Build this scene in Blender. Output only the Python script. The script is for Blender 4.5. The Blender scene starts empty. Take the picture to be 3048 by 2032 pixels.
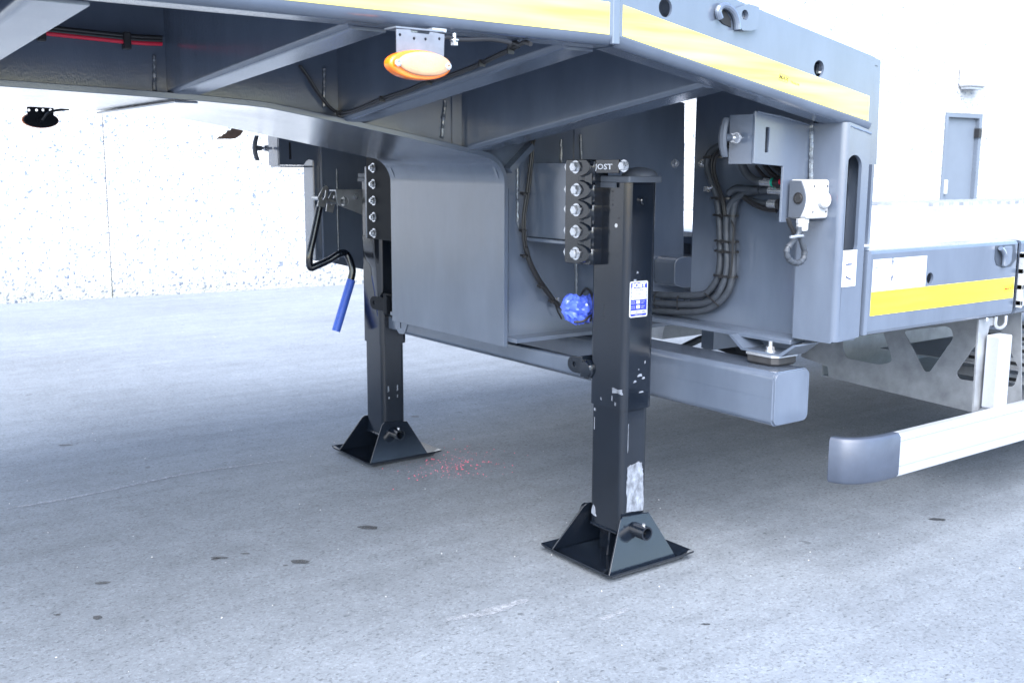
import bpy, bmesh, math, random
from mathutils import Vector, Matrix

random.seed(7)
S = bpy.context.scene
C = S.collection
rad = math.radians

# ------------------------------------------------------------------ camera, world, sun, exposure
CAM_H = 1.2
FPX = 3103.7
YAW, PITCH, ROLL = rad(53.4946), rad(9.338), rad(0.294)
_F = Vector((math.cos(YAW)*math.cos(PITCH), math.sin(YAW)*math.cos(PITCH), -math.sin(PITCH)))
_R = Vector((math.sin(YAW), -math.cos(YAW), 0.0))
_U = _R.cross(_F)
_c, _s = math.cos(ROLL), math.sin(ROLL)
_R, _U = _c*_R + _s*_U, -_s*_R + _c*_U
cam_d = bpy.data.cameras.new('camera')
cam = bpy.data.objects.new('camera', cam_d)
C.objects.link(cam)
S.camera = cam
cam.matrix_world = Matrix(((_R.x, _U.x, -_F.x, 0), (_R.y, _U.y, -_F.y, 0), (_R.z, _U.z, -_F.z, CAM_H), (0, 0, 0, 1)))
cam_d.sensor_width = 36
cam_d.lens = FPX/3048*36
cam_d.clip_start = 0.05
cam_d.clip_end = 1000
cam_d.dof.use_dof = True
cam_d.dof.focus_distance = 3.0
cam_d.dof.aperture_fstop = 8.0

SUN_DIR = Vector((-0.52, -0.64, 0.82)).normalized()      # towards the sun
w = bpy.data.worlds.new('World')
S.world = w
w.use_nodes = True
nt = w.node_tree
bg = nt.nodes['Background']
sky = nt.nodes.new('ShaderNodeTexSky')
sky.sky_type = 'NISHITA'
sky.sun_disc = False
sky.sun_elevation = math.asin(SUN_DIR.z)
sky.sun_rotation = math.atan2(SUN_DIR.x, SUN_DIR.y)
sky.air_density = 1.0
sky.dust_density = 1.0
sky.ozone_density = 1.6
nt.links.new(sky.outputs[0], bg.inputs[0])
bg.inputs[1].default_value = 0.085
sun_d = bpy.data.lights.new('sun', 'SUN')
sun_d.energy = 1.5
sun_d.angle = rad(60)
sun_d.color = (1.0, 0.985, 0.965)
sun = bpy.data.objects.new('sun', sun_d)
C.objects.link(sun)
sun.rotation_euler = SUN_DIR.to_track_quat('Z', 'Y').to_euler()
S.view_settings.view_transform = 'Standard'
S.view_settings.look = 'None'
S.view_settings.gamma = 1
S.view_settings.use_curve_mapping = False
S.view_settings.exposure = 2.8
S.render.engine = 'CYCLES'
S.cycles.max_bounces = 10
S.cycles.diffuse_bounces = 6

# ------------------------------------------------------------------ helpers
def P(u, v, x=None, y=None, z=None):
    """the point on the plane x=, y= or z= that the photograph shows at source pixel (u, v)"""
    d = _F + _R*((u-1524)/FPX) - _U*((v-1016)/FPX)
    o = Vector((0, 0, CAM_H))
    if x is not None: t = x/d.x
    elif y is not None: t = y/d.y
    else: t = (z-CAM_H)/d.z
    return o + d*t

WP = {}
def setp(o, k, v):
    if v is not None: o[k] = v

def empty(name, loc, label=None, cat=None, group=None):
    o = bpy.data.objects.new(name, None)
    C.objects.link(o)
    o.location = loc
    o.empty_display_size = 0.1
    WP[o] = Vector(loc)
    setp(o, 'label', label); setp(o, 'category', cat); setp(o, 'group', group)
    return o

def obj(name, bm, mat, parent=None, label=None, bevel=0, seg=2, sharp=35, kind=None, cat=None, group=None, flip=True):
    if flip: bmesh.ops.recalc_face_normals(bm, faces=bm.faces)
    me = bpy.data.meshes.new(name)
    cs = [v.co.copy() for v in bm.verts]
    lo = Vector((min(c.x for c in cs), min(c.y for c in cs), min(c.z for c in cs)))
    hi = Vector((max(c.x for c in cs), max(c.y for c in cs), max(c.z for c in cs)))
    c = (lo+hi)/2
    if cat: c.z = lo.z
    for v in bm.verts: v.co -= c
    for f in bm.faces: f.smooth = True
    bm.to_mesh(me); bm.free()
    me.set_sharp_from_angle(angle=rad(sharp))
    for m in (mat if isinstance(mat, (list, tuple)) else [mat]): me.materials.append(m)
    o = bpy.data.objects.new(name, me)
    C.objects.link(o)
    if parent is not None:
        o.parent = parent
        o.location = c - WP[parent]
    else:
        o.location = c
    WP[o] = c
    if bevel:
        b = o.modifiers.new('bevel', 'BEVEL')
        b.width = bevel; b.segments = seg; b.limit_method = 'ANGLE'; b.angle_limit = rad(40); b.harden_normals = True
    else:
        wn = o.modifiers.new('normals', 'WEIGHTED_NORMAL'); wn.keep_sharp = True; wn.weight = 50
    setp(o, 'label', label); setp(o, 'kind', kind); setp(o, 'category', cat); setp(o, 'group', group)
    return o

def inst(src, pos, parent=None, label=None):
    """copy of one mesh object with its centre at the world position pos"""
    o = src.copy()
    C.objects.link(o)
    p = parent if parent is not None else src.parent
    o.parent = p
    pos = Vector(pos)
    o.location = pos - (WP[p] if p is not None else Vector())
    WP[o] = pos
    if label: o['label'] = label
    return o

def copy_tree(o, off, parent):
    c = o.copy(); C.objects.link(c)
    c.parent = parent
    WP[c] = WP[o] + Vector(off)
    c.location = WP[c] - (WP[parent] if parent is not None else Vector())
    for ch in [k for k in o.children]:
        copy_tree(ch, off, c)
    return c

def box(x0, x1, y0, y1, z0, z1, bm=None):
    bm = bm or bmesh.new()
    vs = [bm.verts.new((x, y, z)) for x in (x0, x1) for y in (y0, y1) for z in (z0, z1)]
    for f in ((0, 1, 3, 2), (4, 6, 7, 5), (0, 4, 5, 1), (2, 3, 7, 6), (0, 2, 6, 4), (1, 5, 7, 3)):
        bm.faces.new([vs[i] for i in f])
    return bm

def prism(pts, axis, a, b, bm=None):
    """polygon pts (2d) extruded along axis from a to b; 2d coords are the other two axes in xyz order"""
    bm = bm or bmesh.new()
    def mk(p, t):
        if axis == 'x': return (t, p[0], p[1])
        if axis == 'y': return (p[0], t, p[1])
        return (p[0], p[1], t)
    A = [bm.verts.new(mk(p, a)) for p in pts]
    B = [bm.verts.new(mk(p, b)) for p in pts]
    bm.faces.new(A[::-1]); bm.faces.new(B)
    n = len(pts)
    for i in range(n):
        bm.faces.new((A[i], A[(i+1) % n], B[(i+1) % n], B[i]))
    return bm

def loft(rings, bm=None, caps=True, closed=True):
    bm = bm or bmesh.new()
    R = [[bm.verts.new(p) for p in r] for r in rings]
    n = len(R[0])
    for a, b in zip(R, R[1:]):
        for i in range(n if closed else n-1):
            bm.faces.new((a[i], a[(i+1) % n], b[(i+1) % n], b[i]))
    if caps and closed:
        bm.faces.new(R[0][::-1]); bm.faces.new(R[-1])
    return bm

def smooth_path(pts, n=6):
    pts = [Vector(p) for p in pts]
    if len(pts) < 3: return pts
    out = []
    q = [2*pts[0]-pts[1]] + pts + [2*pts[-1]-pts[-2]]
    for i in range(1, len(q)-2):
        p0, p1, p2, p3 = q[i-1:i+3]
        for k in range(n):
            t = k/n
            out.append(0.5*((2*p1) + (p2-p0)*t + (2*p0-5*p1+4*p2-p3)*t*t + (3*p1-p0-3*p2+p3)*t**3))
    out.append(pts[-1])
    return out

def tube(pts, r, sides=10, bm=None, smooth=0, caps=True):
    pts = smooth_path(pts, smooth) if smooth else [Vector(p) for p in pts]
    rings = []
    up = None
    for i, p in enumerate(pts):
        a = pts[max(i-1, 0)]; b = pts[min(i+1, len(pts)-1)]
        t = (b-a).normalized()
        if up is None:
            up = Vector((0, 0, 1)) if abs(t.z) < .9 else Vector((1, 0, 0))
        s = t.cross(up).normalized(); up = s.cross(t).normalized()
        rr = r(i/(len(pts)-1)) if callable(r) else r
        rings.append([p + (s*math.cos(2*math.pi*k/sides) + up*math.sin(2*math.pi*k/sides))*rr for k in range(sides)])
    return loft(rings, bm, caps)

def cyl(p0, p1, r0, r1=None, sides=24, bm=None, phase=0):
    p0, p1 = Vector(p0), Vector(p1)
    t = (p1-p0).normalized()
    up = Vector((0, 0, 1)) if abs(t.z) < .9 else Vector((0, 1, 0))
    s = t.cross(up).normalized(); up = s.cross(t).normalized()
    r1 = r0 if r1 is None else r1
    return loft([[p + (s*math.cos(2*math.pi*k/sides+phase) + up*math.sin(2*math.pi*k/sides+phase))*r for k in range(sides)] for p, r in ((p0, r0), (p1, r1))], bm)

def lathe(prof, p0, axis, sides=32, bm=None, hollow=False):
    """profile [(t, r)] turned round the axis from p0"""
    p0 = Vector(p0); t = Vector(axis).normalized()
    up = Vector((0, 0, 1)) if abs(t.z) < .9 else Vector((0, 1, 0))
    s = t.cross(up).normalized(); up = s.cross(t).normalized()
    return loft([[p0 + t*a + (s*math.cos(2*math.pi*k/sides) + up*math.sin(2*math.pi*k/sides))*r for k in range(sides)] for a, r in prof], bm, caps=not hollow)

def rrect(u0, u1, v0, v1, r, n=5):
    out = []
    for cx, cy, a in ((u1-r, v1-r, 0), (u0+r, v1-r, 90), (u0+r, v0+r, 180), (u1-r, v0+r, 270)):
        for k in range(n+1):
            t = rad(a+90*k/n)
            out.append((cx+r*math.cos(t), cy+r*math.sin(t)))
    return out

def circ(cx, cy, r, n=24, ry=None):
    return [(cx+r*math.cos(2*math.pi*k/n), cy+(ry or r)*math.sin(2*math.pi*k/n)) for k in range(n)]

def rounded(pts, r, n=4):
    """round every corner of a polygon"""
    out = []
    m = len(pts)
    for i in range(m):
        p = Vector(pts[i]); a = Vector(pts[i-1]); b = Vector(pts[(i+1) % m])
        da = (a-p); db = (b-p)
        k = min(r, da.length*.45, db.length*.45)
        s, e = p+da.normalized()*k, p+db.normalized()*k
        for j in range(n+1):
            t = j/n
            out.append(tuple(s*(1-t)**2 + p*2*t*(1-t) + e*t*t))
    return out

def plate(outline, holes, th, origin, U, V, bev=0.0):
    """flat plate with real holes: 2d outline in the frame (origin, U, V); thickness along U x V, th on the -N side"""
    cu = bpy.data.curves.new('tmp', 'CURVE')
    cu.dimensions = '2D'; cu.fill_mode = 'BOTH'
    for pts in [outline]+list(holes):
        sp = cu.splines.new('POLY')
        sp.points.add(len(pts)-1)
        for q, p in zip(sp.points, pts): q.co = (p[0], p[1], 0, 1)
        sp.use_cyclic_u = True
    cu.extrude = th/2 - bev
    if bev:
        cu.bevel_depth = bev; cu.bevel_resolution = 1; cu.offset = -bev
    o = bpy.data.objects.new('tmp', cu)
    C.objects.link(o)
    dg = bpy.context.evaluated_depsgraph_get()
    me = bpy.data.meshes.new_from_object(o.evaluated_get(dg))
    bm = bmesh.new(); bm.from_mesh(me)
    bmesh.ops.remove_doubles(bm, verts=bm.verts, dist=1e-5)
    U = Vector(U).normalized(); V = Vector(V).normalized(); N = U.cross(V)
    for v in bm.verts:
        v.co = Vector(origin) + U*v.co.x + V*v.co.y + N*(v.co.z - th/2)
    bpy.data.objects.remove(o); bpy.data.curves.remove(cu); bpy.data.meshes.remove(me)
    return bm

def text(body, size, origin, U, V, ext=0.0004, align='CENTER', sx=1.0, bold=0.0, mirror=False, shear=0):
    cu = bpy.data.curves.new('tmp', 'FONT')
    cu.body = body; cu.size = size; cu.align_x = align; cu.align_y = 'CENTER'
    cu.extrude = ext; cu.offset = bold; cu.resolution_u = 2; cu.shear = shear
    o = bpy.data.objects.new('tmp', cu)
    C.objects.link(o)
    dg = bpy.context.evaluated_depsgraph_get()
    me = bpy.data.meshes.new_from_object(o.evaluated_get(dg))
    bm = bmesh.new(); bm.from_mesh(me)
    U = Vector(U).normalized(); V = Vector(V).normalized(); N = U.cross(V)
    for v in bm.verts:
        x = v.co.x*sx*(-1 if mirror else 1)
        v.co = Vector(origin) + U*x + V*v.co.y + N*v.co.z
    bpy.data.objects.remove(o); bpy.data.curves.remove(cu); bpy.data.meshes.remove(me)
    return bm

def weld(pts, r, bm=None, step=0.006):
    """lumpy bead along a line"""
    pts = [Vector(p) for p in pts]
    dense = [pts[0]]
    for a, b in zip(pts, pts[1:]):
        n = max(1, int((b-a).length/step))
        for k in range(1, n+1):
            dense.append(a.lerp(b, k/n) + Vector((random.uniform(-1, 1), random.uniform(-1, 1), random.uniform(-1, 1)))*r*.18)
    n = len(dense)-1
    vals = [random.uniform(.72, 1.15) for _ in range(n+1)]
    return tube(dense, lambda t: r*vals[int(round(t*n))], sides=7, bm=bm)

def weldo(pts, r, parent, m='weld', label=None):
    return obj('weld_bead', weld(pts, r), M[m], parent, label=label)

# ------------------------------------------------------------------ materials
def mat(name, col, rough=.5, metal=0.0, coat=0.0, spec=.5, var=0.0, vscale=20, bump=0.0, bscale=200, rvar=0.0, stretch=None):
    m = bpy.data.materials.new(name)
    m.use_nodes = True
    n = m.node_tree; b = n.nodes['Principled BSDF']
    b.inputs['Base Color'].default_value = (*col, 1)
    b.inputs['Roughness'].default_value = rough
    b.inputs['Metallic'].default_value = metal
    b.inputs['Coat Weight'].default_value = coat
    b.inputs['Coat Roughness'].default_value = .12
    b.inputs['Specular IOR Level'].default_value = spec
    tc = n.nodes.new('ShaderNodeNewGeometry')
    src = tc.outputs['Position']
    if stretch:
        mp = n.nodes.new('ShaderNodeMapping'); mp.inputs['Scale'].default_value = stretch
        n.links.new(src, mp.inputs[0]); src = mp.outputs[0]
    if var or rvar:
        ns = n.nodes.new('ShaderNodeTexNoise'); ns.inputs['Scale'].default_value = vscale
        ns.inputs['Detail'].default_value = 5; ns.inputs['Roughness'].default_value = .6
        n.links.new(src, ns.inputs['Vector'])
    if var:
        cr = n.nodes.new('ShaderNodeValToRGB')
        cr.color_ramp.elements[0].position = .3; cr.color_ramp.elements[1].position = .7
        cr.color_ramp.elements[0].color = (*[c*(1-var) for c in col], 1)
        cr.color_ramp.elements[1].color = (*[min(1, c*(1+var)) for c in col], 1)
        n.links.new(ns.outputs[0], cr.inputs[0]); n.links.new(cr.outputs[0], b.inputs['Base Color'])
    if rvar:
        mr = n.nodes.new('ShaderNodeMapRange')
        mr.inputs['From Min'].default_value = .3; mr.inputs['From Max'].default_value = .7
        mr.inputs['To Min'].default_value = max(.02, rough-rvar); mr.inputs['To Max'].default_value = rough+rvar
        n.links.new(ns.outputs[0], mr.inputs[0]); n.links.new(mr.outputs[0], b.inputs['Roughness'])
    if bump:
        nb = n.nodes.new('ShaderNodeTexNoise'); nb.inputs['Scale'].default_value = bscale; nb.inputs['Detail'].default_value = 2
        n.links.new(src, nb.inputs['Vector'])
        bp = n.nodes.new('ShaderNodeBump'); bp.inputs['Strength'].default_value = bump; bp.inputs['Distance'].default_value = .001
        n.links.new(nb.outputs[0], bp.inputs['Height']); n.links.new(bp.outputs[0], b.inputs['Normal'])
        n.links.new(bp.outputs[0], b.inputs['Coat Normal'])
    return m

M = {}
M['paint'] = mat('grey_paint', (.093, .116, .160), .2, coat=1.0, var=.13, vscale=7, rvar=.07, bump=.25, bscale=420, stretch=(1, 1, .35))
M['black'] = mat('black_paint', (.006, .009, .015), .10, coat=.35, spec=.5, bump=.2, bscale=300, var=.2, vscale=8)
M['blackm'] = mat('dull_black', (.010, .012, .016), .5, spec=.1, bump=.3, bscale=300)
M['endplastic'] = mat('slate_plastic', (.05, .062, .09), .4, bump=.3, bscale=500, var=.15, vscale=12)
M['rubber'] = mat('rubber', (.03, .03, .033), .65, var=.25, vscale=30, bump=.5, bscale=300)
M['hose'] = mat('hose_cover', (.042, .05, .064), .55, var=.2, vscale=40, bump=.5, bscale=600)
M['plastic'] = mat('black_plastic', (.02, .02, .022), .35)
M['greyplastic'] = mat('grey_plastic', (.07, .082, .105), .45, bump=.3, bscale=900)
M['zinc'] = mat('zinc', (.60, .62, .66), .26, metal=.75, var=.15, vscale=120)
M['galv'] = mat('galvanised', (.36, .38, .41), .42, metal=.55, var=.22, vscale=14, rvar=.1)
M['alu'] = mat('aluminium', (.44, .46, .50), .38, metal=.35, var=.03, vscale=10, stretch=(1, 20, 20))
M['steelpipe'] = mat('bare_steel', (.45, .46, .47), .3, metal=.9, var=.2, vscale=60)
M['blue'] = mat('blue_sleeve', (.06, .14, .62), .4, var=.1, vscale=60)
M['bag'] = mat('blue_film', (.10, .17, .80), .28, coat=.4, var=.15, vscale=40, bump=.6, bscale=90)
M['white'] = mat('white_plastic', (.42, .43, .45), .35)
M['label'] = mat('white_label', (.55, .56, .58), .4)
M['print'] = mat('print_black', (.03, .03, .035), .5)
M['printred'] = mat('print_red', (.45, .06, .02), .5)
M['plateblue'] = mat('plate_blue', (.02, .035, .5), .35)
M['red'] = mat('red_hose', (.62, .012, .045), .4)
M['redbtn'] = mat('faded_red', (.75, .3, .28), .4)
M['green'] = mat('green_ring', (.0, .3, .2), .45)
M['card'] = mat('cardboard', (.2, .14, .11), .8, var=.2, vscale=40)
M['scuff'] = mat('scuffed_steel', (.20, .22, .26), .5, metal=.2, var=.62, vscale=55, stretch=(1, 1, .6))
M['weld'] = mat('weld_metal', (.15, .17, .20), .25, metal=.3, coat=.5, var=.5, vscale=220)
M['lampsteel'] = mat('bracket_steel', (.20, .22, .26), .4, metal=.4, var=.15, vscale=30)
M['dark'] = mat('recess_shade', (.01, .011, .013), .6)  # shade of recesses and slots put into one dark colour
M['pink'] = mat('pink_grit', (.8, .13, .2), .7)
M['glassy'] = mat('lamp_glass', (.7, .75, .78), .2)

def tape_mat(name, a, b):
    m = mat(name, a, .35, coat=.6)
    n = m.node_tree; bs = n.nodes['Principled BSDF']
    g = n.nodes.new('ShaderNodeNewGeometry')
    ns = n.nodes.new('ShaderNodeTexNoise'); ns.inputs['Scale'].default_value = 2.2; ns.inputs['Detail'].default_value = 3
    mp = n.nodes.new('ShaderNodeMapping'); mp.inputs['Scale'].default_value = (1, 1, 16)
    n.links.new(g.outputs['Position'], mp.inputs[0]); n.links.new(mp.outputs[0], ns.inputs[0])
    cr = n.nodes.new('ShaderNodeValToRGB')
    cr.color_ramp.elements[0].position = .35; cr.color_ramp.elements[1].position = .68
    cr.color_ramp.elements[0].color = (*a, 1); cr.color_ramp.elements[1].color = (*b, 1)
    n.links.new(ns.outputs[0], cr.inputs[0]); n.links.new(cr.outputs[0], bs.inputs['Base Color'])
    # honeycomb cells of the sheeting
    vo = n.nodes.new('ShaderNodeTexVoronoi'); vo.inputs['Scale'].default_value = 550
    bp = n.nodes.new('ShaderNodeBump'); bp.inputs['Strength'].default_value = .25; bp.inputs['Distance'].default_value = .0006
    n.links.new(g.outputs['Position'], vo.inputs['Vector']); n.links.new(vo.outputs[0], bp.inputs['Height']); n.links.new(bp.outputs[0], bs.inputs['Normal'])
    return m
M['tape'] = tape_mat('yellow_tape', (.9, .72, .012), (.95, .82, .03))
M['tapeglare'] = tape_mat('glare_washed_tape', (.84, .68, .07), (.88, .76, .20))  # same yellow tape, overexposed glare put into a paler colour

def amber_mat():
    m = mat('amber_plastic', (.95, .2, .01), .2, coat=.5)
    b = m.node_tree.nodes['Principled BSDF']
    b.inputs['Subsurface Weight'].default_value = .3
    b.inputs['Subsurface Radius'].default_value = (.01, .004, .001)
    return m
M['amber'] = amber_mat()
M['lens'] = mat('glare_pale_lens', (.50, .29, .17), .3, coat=.6, var=.12, vscale=30, bump=.8, bscale=400)  # amber lens coloured pale, the flash glare painted in

def asphalt():
    m = bpy.data.materials.new('asphalt'); m.use_nodes = True
    n = m.node_tree; b = n.nodes['Principled BSDF']; L = n.links.new
    b.inputs['Roughness'].default_value = .75
    g = n.nodes.new('ShaderNodeNewGeometry'); pos = g.outputs['Position']
    def noise(sc, det=4, ro=.6, vec=None, dist=0):
        q = n.nodes.new('ShaderNodeTexNoise'); q.inputs['Scale'].default_value = sc; q.inputs['Detail'].default_value = det
        q.inputs['Roughness'].default_value = ro; q.inputs['Distortion'].default_value = dist
        L(vec or pos, q.inputs['Vector']); return q.outputs[0]
    def ramp(src, stops):
        r = n.nodes.new('ShaderNodeValToRGB'); e = r.color_ramp.elements
        e[0].position, e[0].color = stops[0][0], (*[stops[0][1]]*3, 1)
        e[1].position, e[1].color = stops[1][0], (*[stops[1][1]]*3, 1)
        for p, c in stops[2:]:
            k = e.new(p); k.color = (c, c, c, 1)
        L(src, r.inputs[0]); return r.outputs[0]
    def mul(a, c, f=1, typ='MULTIPLY'):
        x = n.nodes.new('ShaderNodeMix'); x.data_type = 'RGBA'; x.blend_type = typ
        x.inputs[0].default_value = f
        if isinstance(a, tuple): x.inputs[6].default_value = a
        else: L(a, x.inputs[6])
        if isinstance(c, tuple): x.inputs[7].default_value = c
        else: L(c, x.inputs[7])
        return x.outputs[2]
    # fine stones
    vo = n.nodes.new('ShaderNodeTexVoronoi'); vo.inputs['Scale'].default_value = 150; vo.inputs['Randomness'].default_value = 1
    L(pos, vo.inputs['Vector'])
    sep = n.nodes.new('ShaderNodeSeparateColor'); L(vo.outputs['Color'], sep.inputs[0])
    stone = ramp(sep.outputs[0], [(0, .72), (1, 1.2), (.86, 1.03), (.14, .92)])
    # elongated dark pits, streaked along the paving direction
    mp = n.nodes.new('ShaderNodeMapping'); mp.inputs['Scale'].default_value = (1, 1.6, 1); mp.inputs['Rotation'].default_value = (0, 0, .25)
    L(pos, mp.inputs[0])
    pits = ramp(noise(60, 4, .68, mp.outputs[0], .4), [(.30, .42), (.44, 1.0)])
    patch = ramp(noise(9, 6, .7), [(.32, .88), (.68, 1.08)])
    big = ramp(noise(.55, 4, .55), [(.3, .86), (.7, 1.14)])
    mp2 = n.nodes.new('ShaderNodeMapping'); mp2.inputs['Scale'].default_value = (.35, 2.8, 1); mp2.inputs['Rotation'].default_value = (0, 0, -.12)
    L(pos, mp2.inputs[0])
    streak = ramp(noise(3, 4, .6, mp2.outputs[0]), [(.35, .93), (.68, 1.1)])
    spark = ramp(noise(240, 2, .5), [(.70, 1.0), (.76, 2.0)])
    base = mul((.183, .205, .233, 1), stone)
    for t in (pits, patch, big, streak, spark): base = mul(base, t)
    # broad dark stained drip spots
    spot = ramp(noise(9, 2, .4), [(.75, 1.0), (.77, .6)])
    base = mul(base, spot)
    L(base, b.inputs['Base Color'])
    hb = n.nodes.new('ShaderNodeMath'); hb.operation = 'ADD'
    L(noise(170, 4, .7), hb.inputs[0]); L(pits, hb.inputs[1])
    bp = n.nodes.new('ShaderNodeBump'); bp.inputs['Strength'].default_value = .55; bp.inputs['Distance'].default_value = .0035
    L(hb.outputs[0], bp.inputs['Height']); L(bp.outputs[0], b.inputs['Normal'])
    return m
M['asphalt'] = asphalt()

def pebble_wall():
    m = bpy.data.materials.new('pebble_dash'); m.use_nodes = True
    n = m.node_tree; b = n.nodes['Principled BSDF']; L = n.links.new
    b.inputs['Roughness'].default_value = .8
    g = n.nodes.new('ShaderNodeNewGeometry'); pos = g.outputs['Position']
    vo = n.nodes.new('ShaderNodeTexVoronoi'); vo.inputs['Scale'].default_value = 55; L(pos, vo.inputs['Vector'])
    sep = n.nodes.new('ShaderNodeSeparateColor'); L(vo.outputs['Color'], sep.inputs[0])
    cr = n.nodes.new('ShaderNodeValToRGB'); e = cr.color_ramp.elements
    e[0].position = 0; e[0].color = (.13, .16, .24, 1)
    e[1].position = .12; e[1].color = (.38, .385, .39, 1)
    k = e.new(.07); k.color = (.19, .22, .28, 1)
    k = e.new(.3); k.color = (.44, .445, .45, 1)
    k = e.new(.5); k.color = (.35, .355, .36, 1)
    k = e.new(.51); k.color = (.46, .465, .47, 1)
    cr.color_ramp.interpolation = 'LINEAR'
    L(sep.outputs[0], cr.inputs[0])
    # splash zone at the foot of the wall
    sx = n.nodes.new('ShaderNodeSeparateXYZ'); L(pos, sx.inputs[0])
    ns = n.nodes.new('ShaderNodeTexNoise'); ns.inputs['Scale'].default_value = 3; ns.inputs['Detail'].default_value = 5; L(pos, ns.inputs['Vector'])
    ma = n.nodes.new('ShaderNodeMath'); ma.operation = 'MULTIPLY_ADD'; ma.inputs[1].default_value = .35
    L(ns.outputs[0], ma.inputs[0]); L(sx.outputs[2], ma.inputs[2])
    mr = n.nodes.new('ShaderNodeMapRange'); mr.inputs['From Min'].default_value = .17; mr.inputs['From Max'].default_value = .62
    L(ma.outputs[0], mr.inputs[0])
    mx = n.nodes.new('ShaderNodeMix'); mx.data_type = 'RGBA'
    L(mr.outputs[0], mx.inputs[0]); mx.inputs[6].default_value = (.62, .63, .58, 1); mx.inputs[7].default_value = (1, 1, 1, 1)
    mm = n.nodes.new('ShaderNodeMix'); mm.data_type = 'RGBA'; mm.blend_type = 'MULTIPLY'; mm.inputs[0].default_value = 1
    L(cr.outputs[0], mm.inputs[6]); L(mx.outputs[2], mm.inputs[7]); L(mm.outputs[2], b.inputs['Base Color'])
    bp = n.nodes.new('ShaderNodeBump'); bp.inputs['Strength'].default_value = .6; bp.inputs['Distance'].default_value = .01
    bp.invert = True
    L(vo.outputs['Distance'], bp.inputs['Height']); L(bp.outputs[0], b.inputs['Normal'])
    return m
M['wall'] = pebble_wall()

# ------------------------------------------------------------------ the setting
bm = bmesh.new()
v = [bm.verts.new(p) for p in ((-150, -150, 0), (150, -150, 0), (150, 150, 0), (-150, 150, 0))]
bm.faces.new(v)
obj('ground', bm, M['asphalt'], kind='structure')

def blob(cx, cy, rx, ry, z, n=18, jit=.22, rot=0):
    bm = bmesh.new()
    vs = []
    ph = random.uniform(0, 9)
    for k in range(n):
        a = 2*math.pi*k/n
        q = 1+jit*(math.sin(2*a+ph)+.6*math.sin(5*a+ph*2)+random.uniform(-.4, .4))*.6
        x, y = rx*math.cos(a)*q, ry*math.sin(a)*q
        vs.append(bm.verts.new((cx+x*math.cos(rot)-y*math.sin(rot), cy+x*math.sin(rot)+y*math.cos(rot), z)))
    bm.faces.new(vs)
    return bm
def thin(name, base, col, rough, scale, lo, hi):
    """a broken film lying on the asphalt"""
    m = mat(name, col, rough)
    n = m.node_tree; b = n.nodes['Principled BSDF']
    g = n.nodes.new('ShaderNodeNewGeometry'); ns = n.nodes.new('ShaderNodeTexNoise'); ns.inputs['Scale'].default_value = scale; ns.inputs['Detail'].default_value = 6
    ns.inputs['Roughness'].default_value = .7
    n.links.new(g.outputs['Position'], ns.inputs[0])
    mr = n.nodes.new('ShaderNodeMapRange'); mr.inputs['From Min'].default_value = lo; mr.inputs['From Max'].default_value = hi
    n.links.new(ns.outputs[0], mr.inputs[0]); n.links.new(mr.outputs[0], b.inputs['Alpha'])
    return m
M['stain'] = thin('oil_stain', None, (.035, .037, .042), .5, 130, .30, .56)
M['chalk'] = thin('chalk_scrape', None, (.34, .36, .40), .8, 45, .36, .70)
M['damp'] = thin('damp_patch', None, (.085, .092, .11), .6, 14, .30, .75)
stain_specs = [((1095, 1570), .034, .02), ((893, 1672), .030, .017), ((655, 1660), .026, .010), ((640, 1664), .012, .010), ((2790, 1546), .030, .013),
               ((290, 1838), .014, .012), ((305, 1735), .022, .010), ((170, 1830), .01, .006), ((195, 1325), .03, .012), ((1235, 1240), .02, .012),
               ((730, 1648), .014, .006), ((850, 1683), .007, .005), ((2100, 1858), .012, .006)]
for (uv, a, b_) in stain_specs:
    p = P(*uv, z=0)
    obj('oil_stain', blob(p.x, p.y, a, b_, .002, rot=-.6), M['stain'], kind='stuff')
def strip_on_ground(name, pts, wd, m, z):
    bm = bmesh.new()
    prev = None
    q = [P(*p, z=0) for p in pts]
    q = smooth_path(q, 8)
    for i, p in enumerate(q):
        t = (q[min(i+1, len(q)-1)]-q[max(i-1, 0)]).normalized(); s = Vector((-t.y, t.x, 0))
        ww = wd*random.uniform(.5, 1.3)*math.sin(math.pi*(i+.6)/(len(q)+.2))**.4
        a, b_ = bm.verts.new((*(p+s*ww).xy, z)), bm.verts.new((*(p-s*ww).xy, z))
        if prev: bm.faces.new((prev[0], a, b_, prev[1]))
        prev = (a, b_)
    return obj(name, bm, m, kind='stuff')
strip_on_ground('chalk_scrape', [(20, 1515), (250, 1475), (560, 1410), (850, 1370)], .016, M['chalk'], .0025)
strip_on_ground('chalk_scrape', [(835, 1420), (880, 1413)], .006, M['chalk'], .0025)
strip_on_ground('chalk_scrape', [(1330, 1845), (1440, 1825), (1570, 1785)], .018, M['chalk'], .0025)
strip_on_ground('chalk_scrape', [(1790, 1845), (1870, 1812)], .02, M['chalk'], .0025)

# pink grit by the far foot
bm = bmesh.new()
def grain(bm, c, r):
    q = []
    for d in ((1, 0, 0), (-1, 0, 0), (0, 1, 0), (0, -1, 0), (0, 0, 1), (0, 0, -.4)):
        q.append(bm.verts.new(c+Vector(d)*r*random.uniform(.7, 1.3)))
    for i in ((0, 2, 4), (2, 1, 4), (1, 3, 4), (3, 0, 4), (2, 0, 5), (1, 2, 5), (3, 1, 5), (0, 3, 5)):
        bm.faces.new([q[k] for k in i])
for k in range(240):
    u = random.gauss(1360, 66); v_ = 1385 - (u-1350)*.12 + random.gauss(0, 22)
    p = P(u, v_, z=0)
    grain(bm, Vector((p.x, p.y, .002)), random.choice((.001, .0014, .0018, .0024, .0032)))
obj('grit', bm, M['pink'], kind='stuff', label='pink crumbs scattered on the asphalt beside the far landing leg foot', sharp=10)

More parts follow.
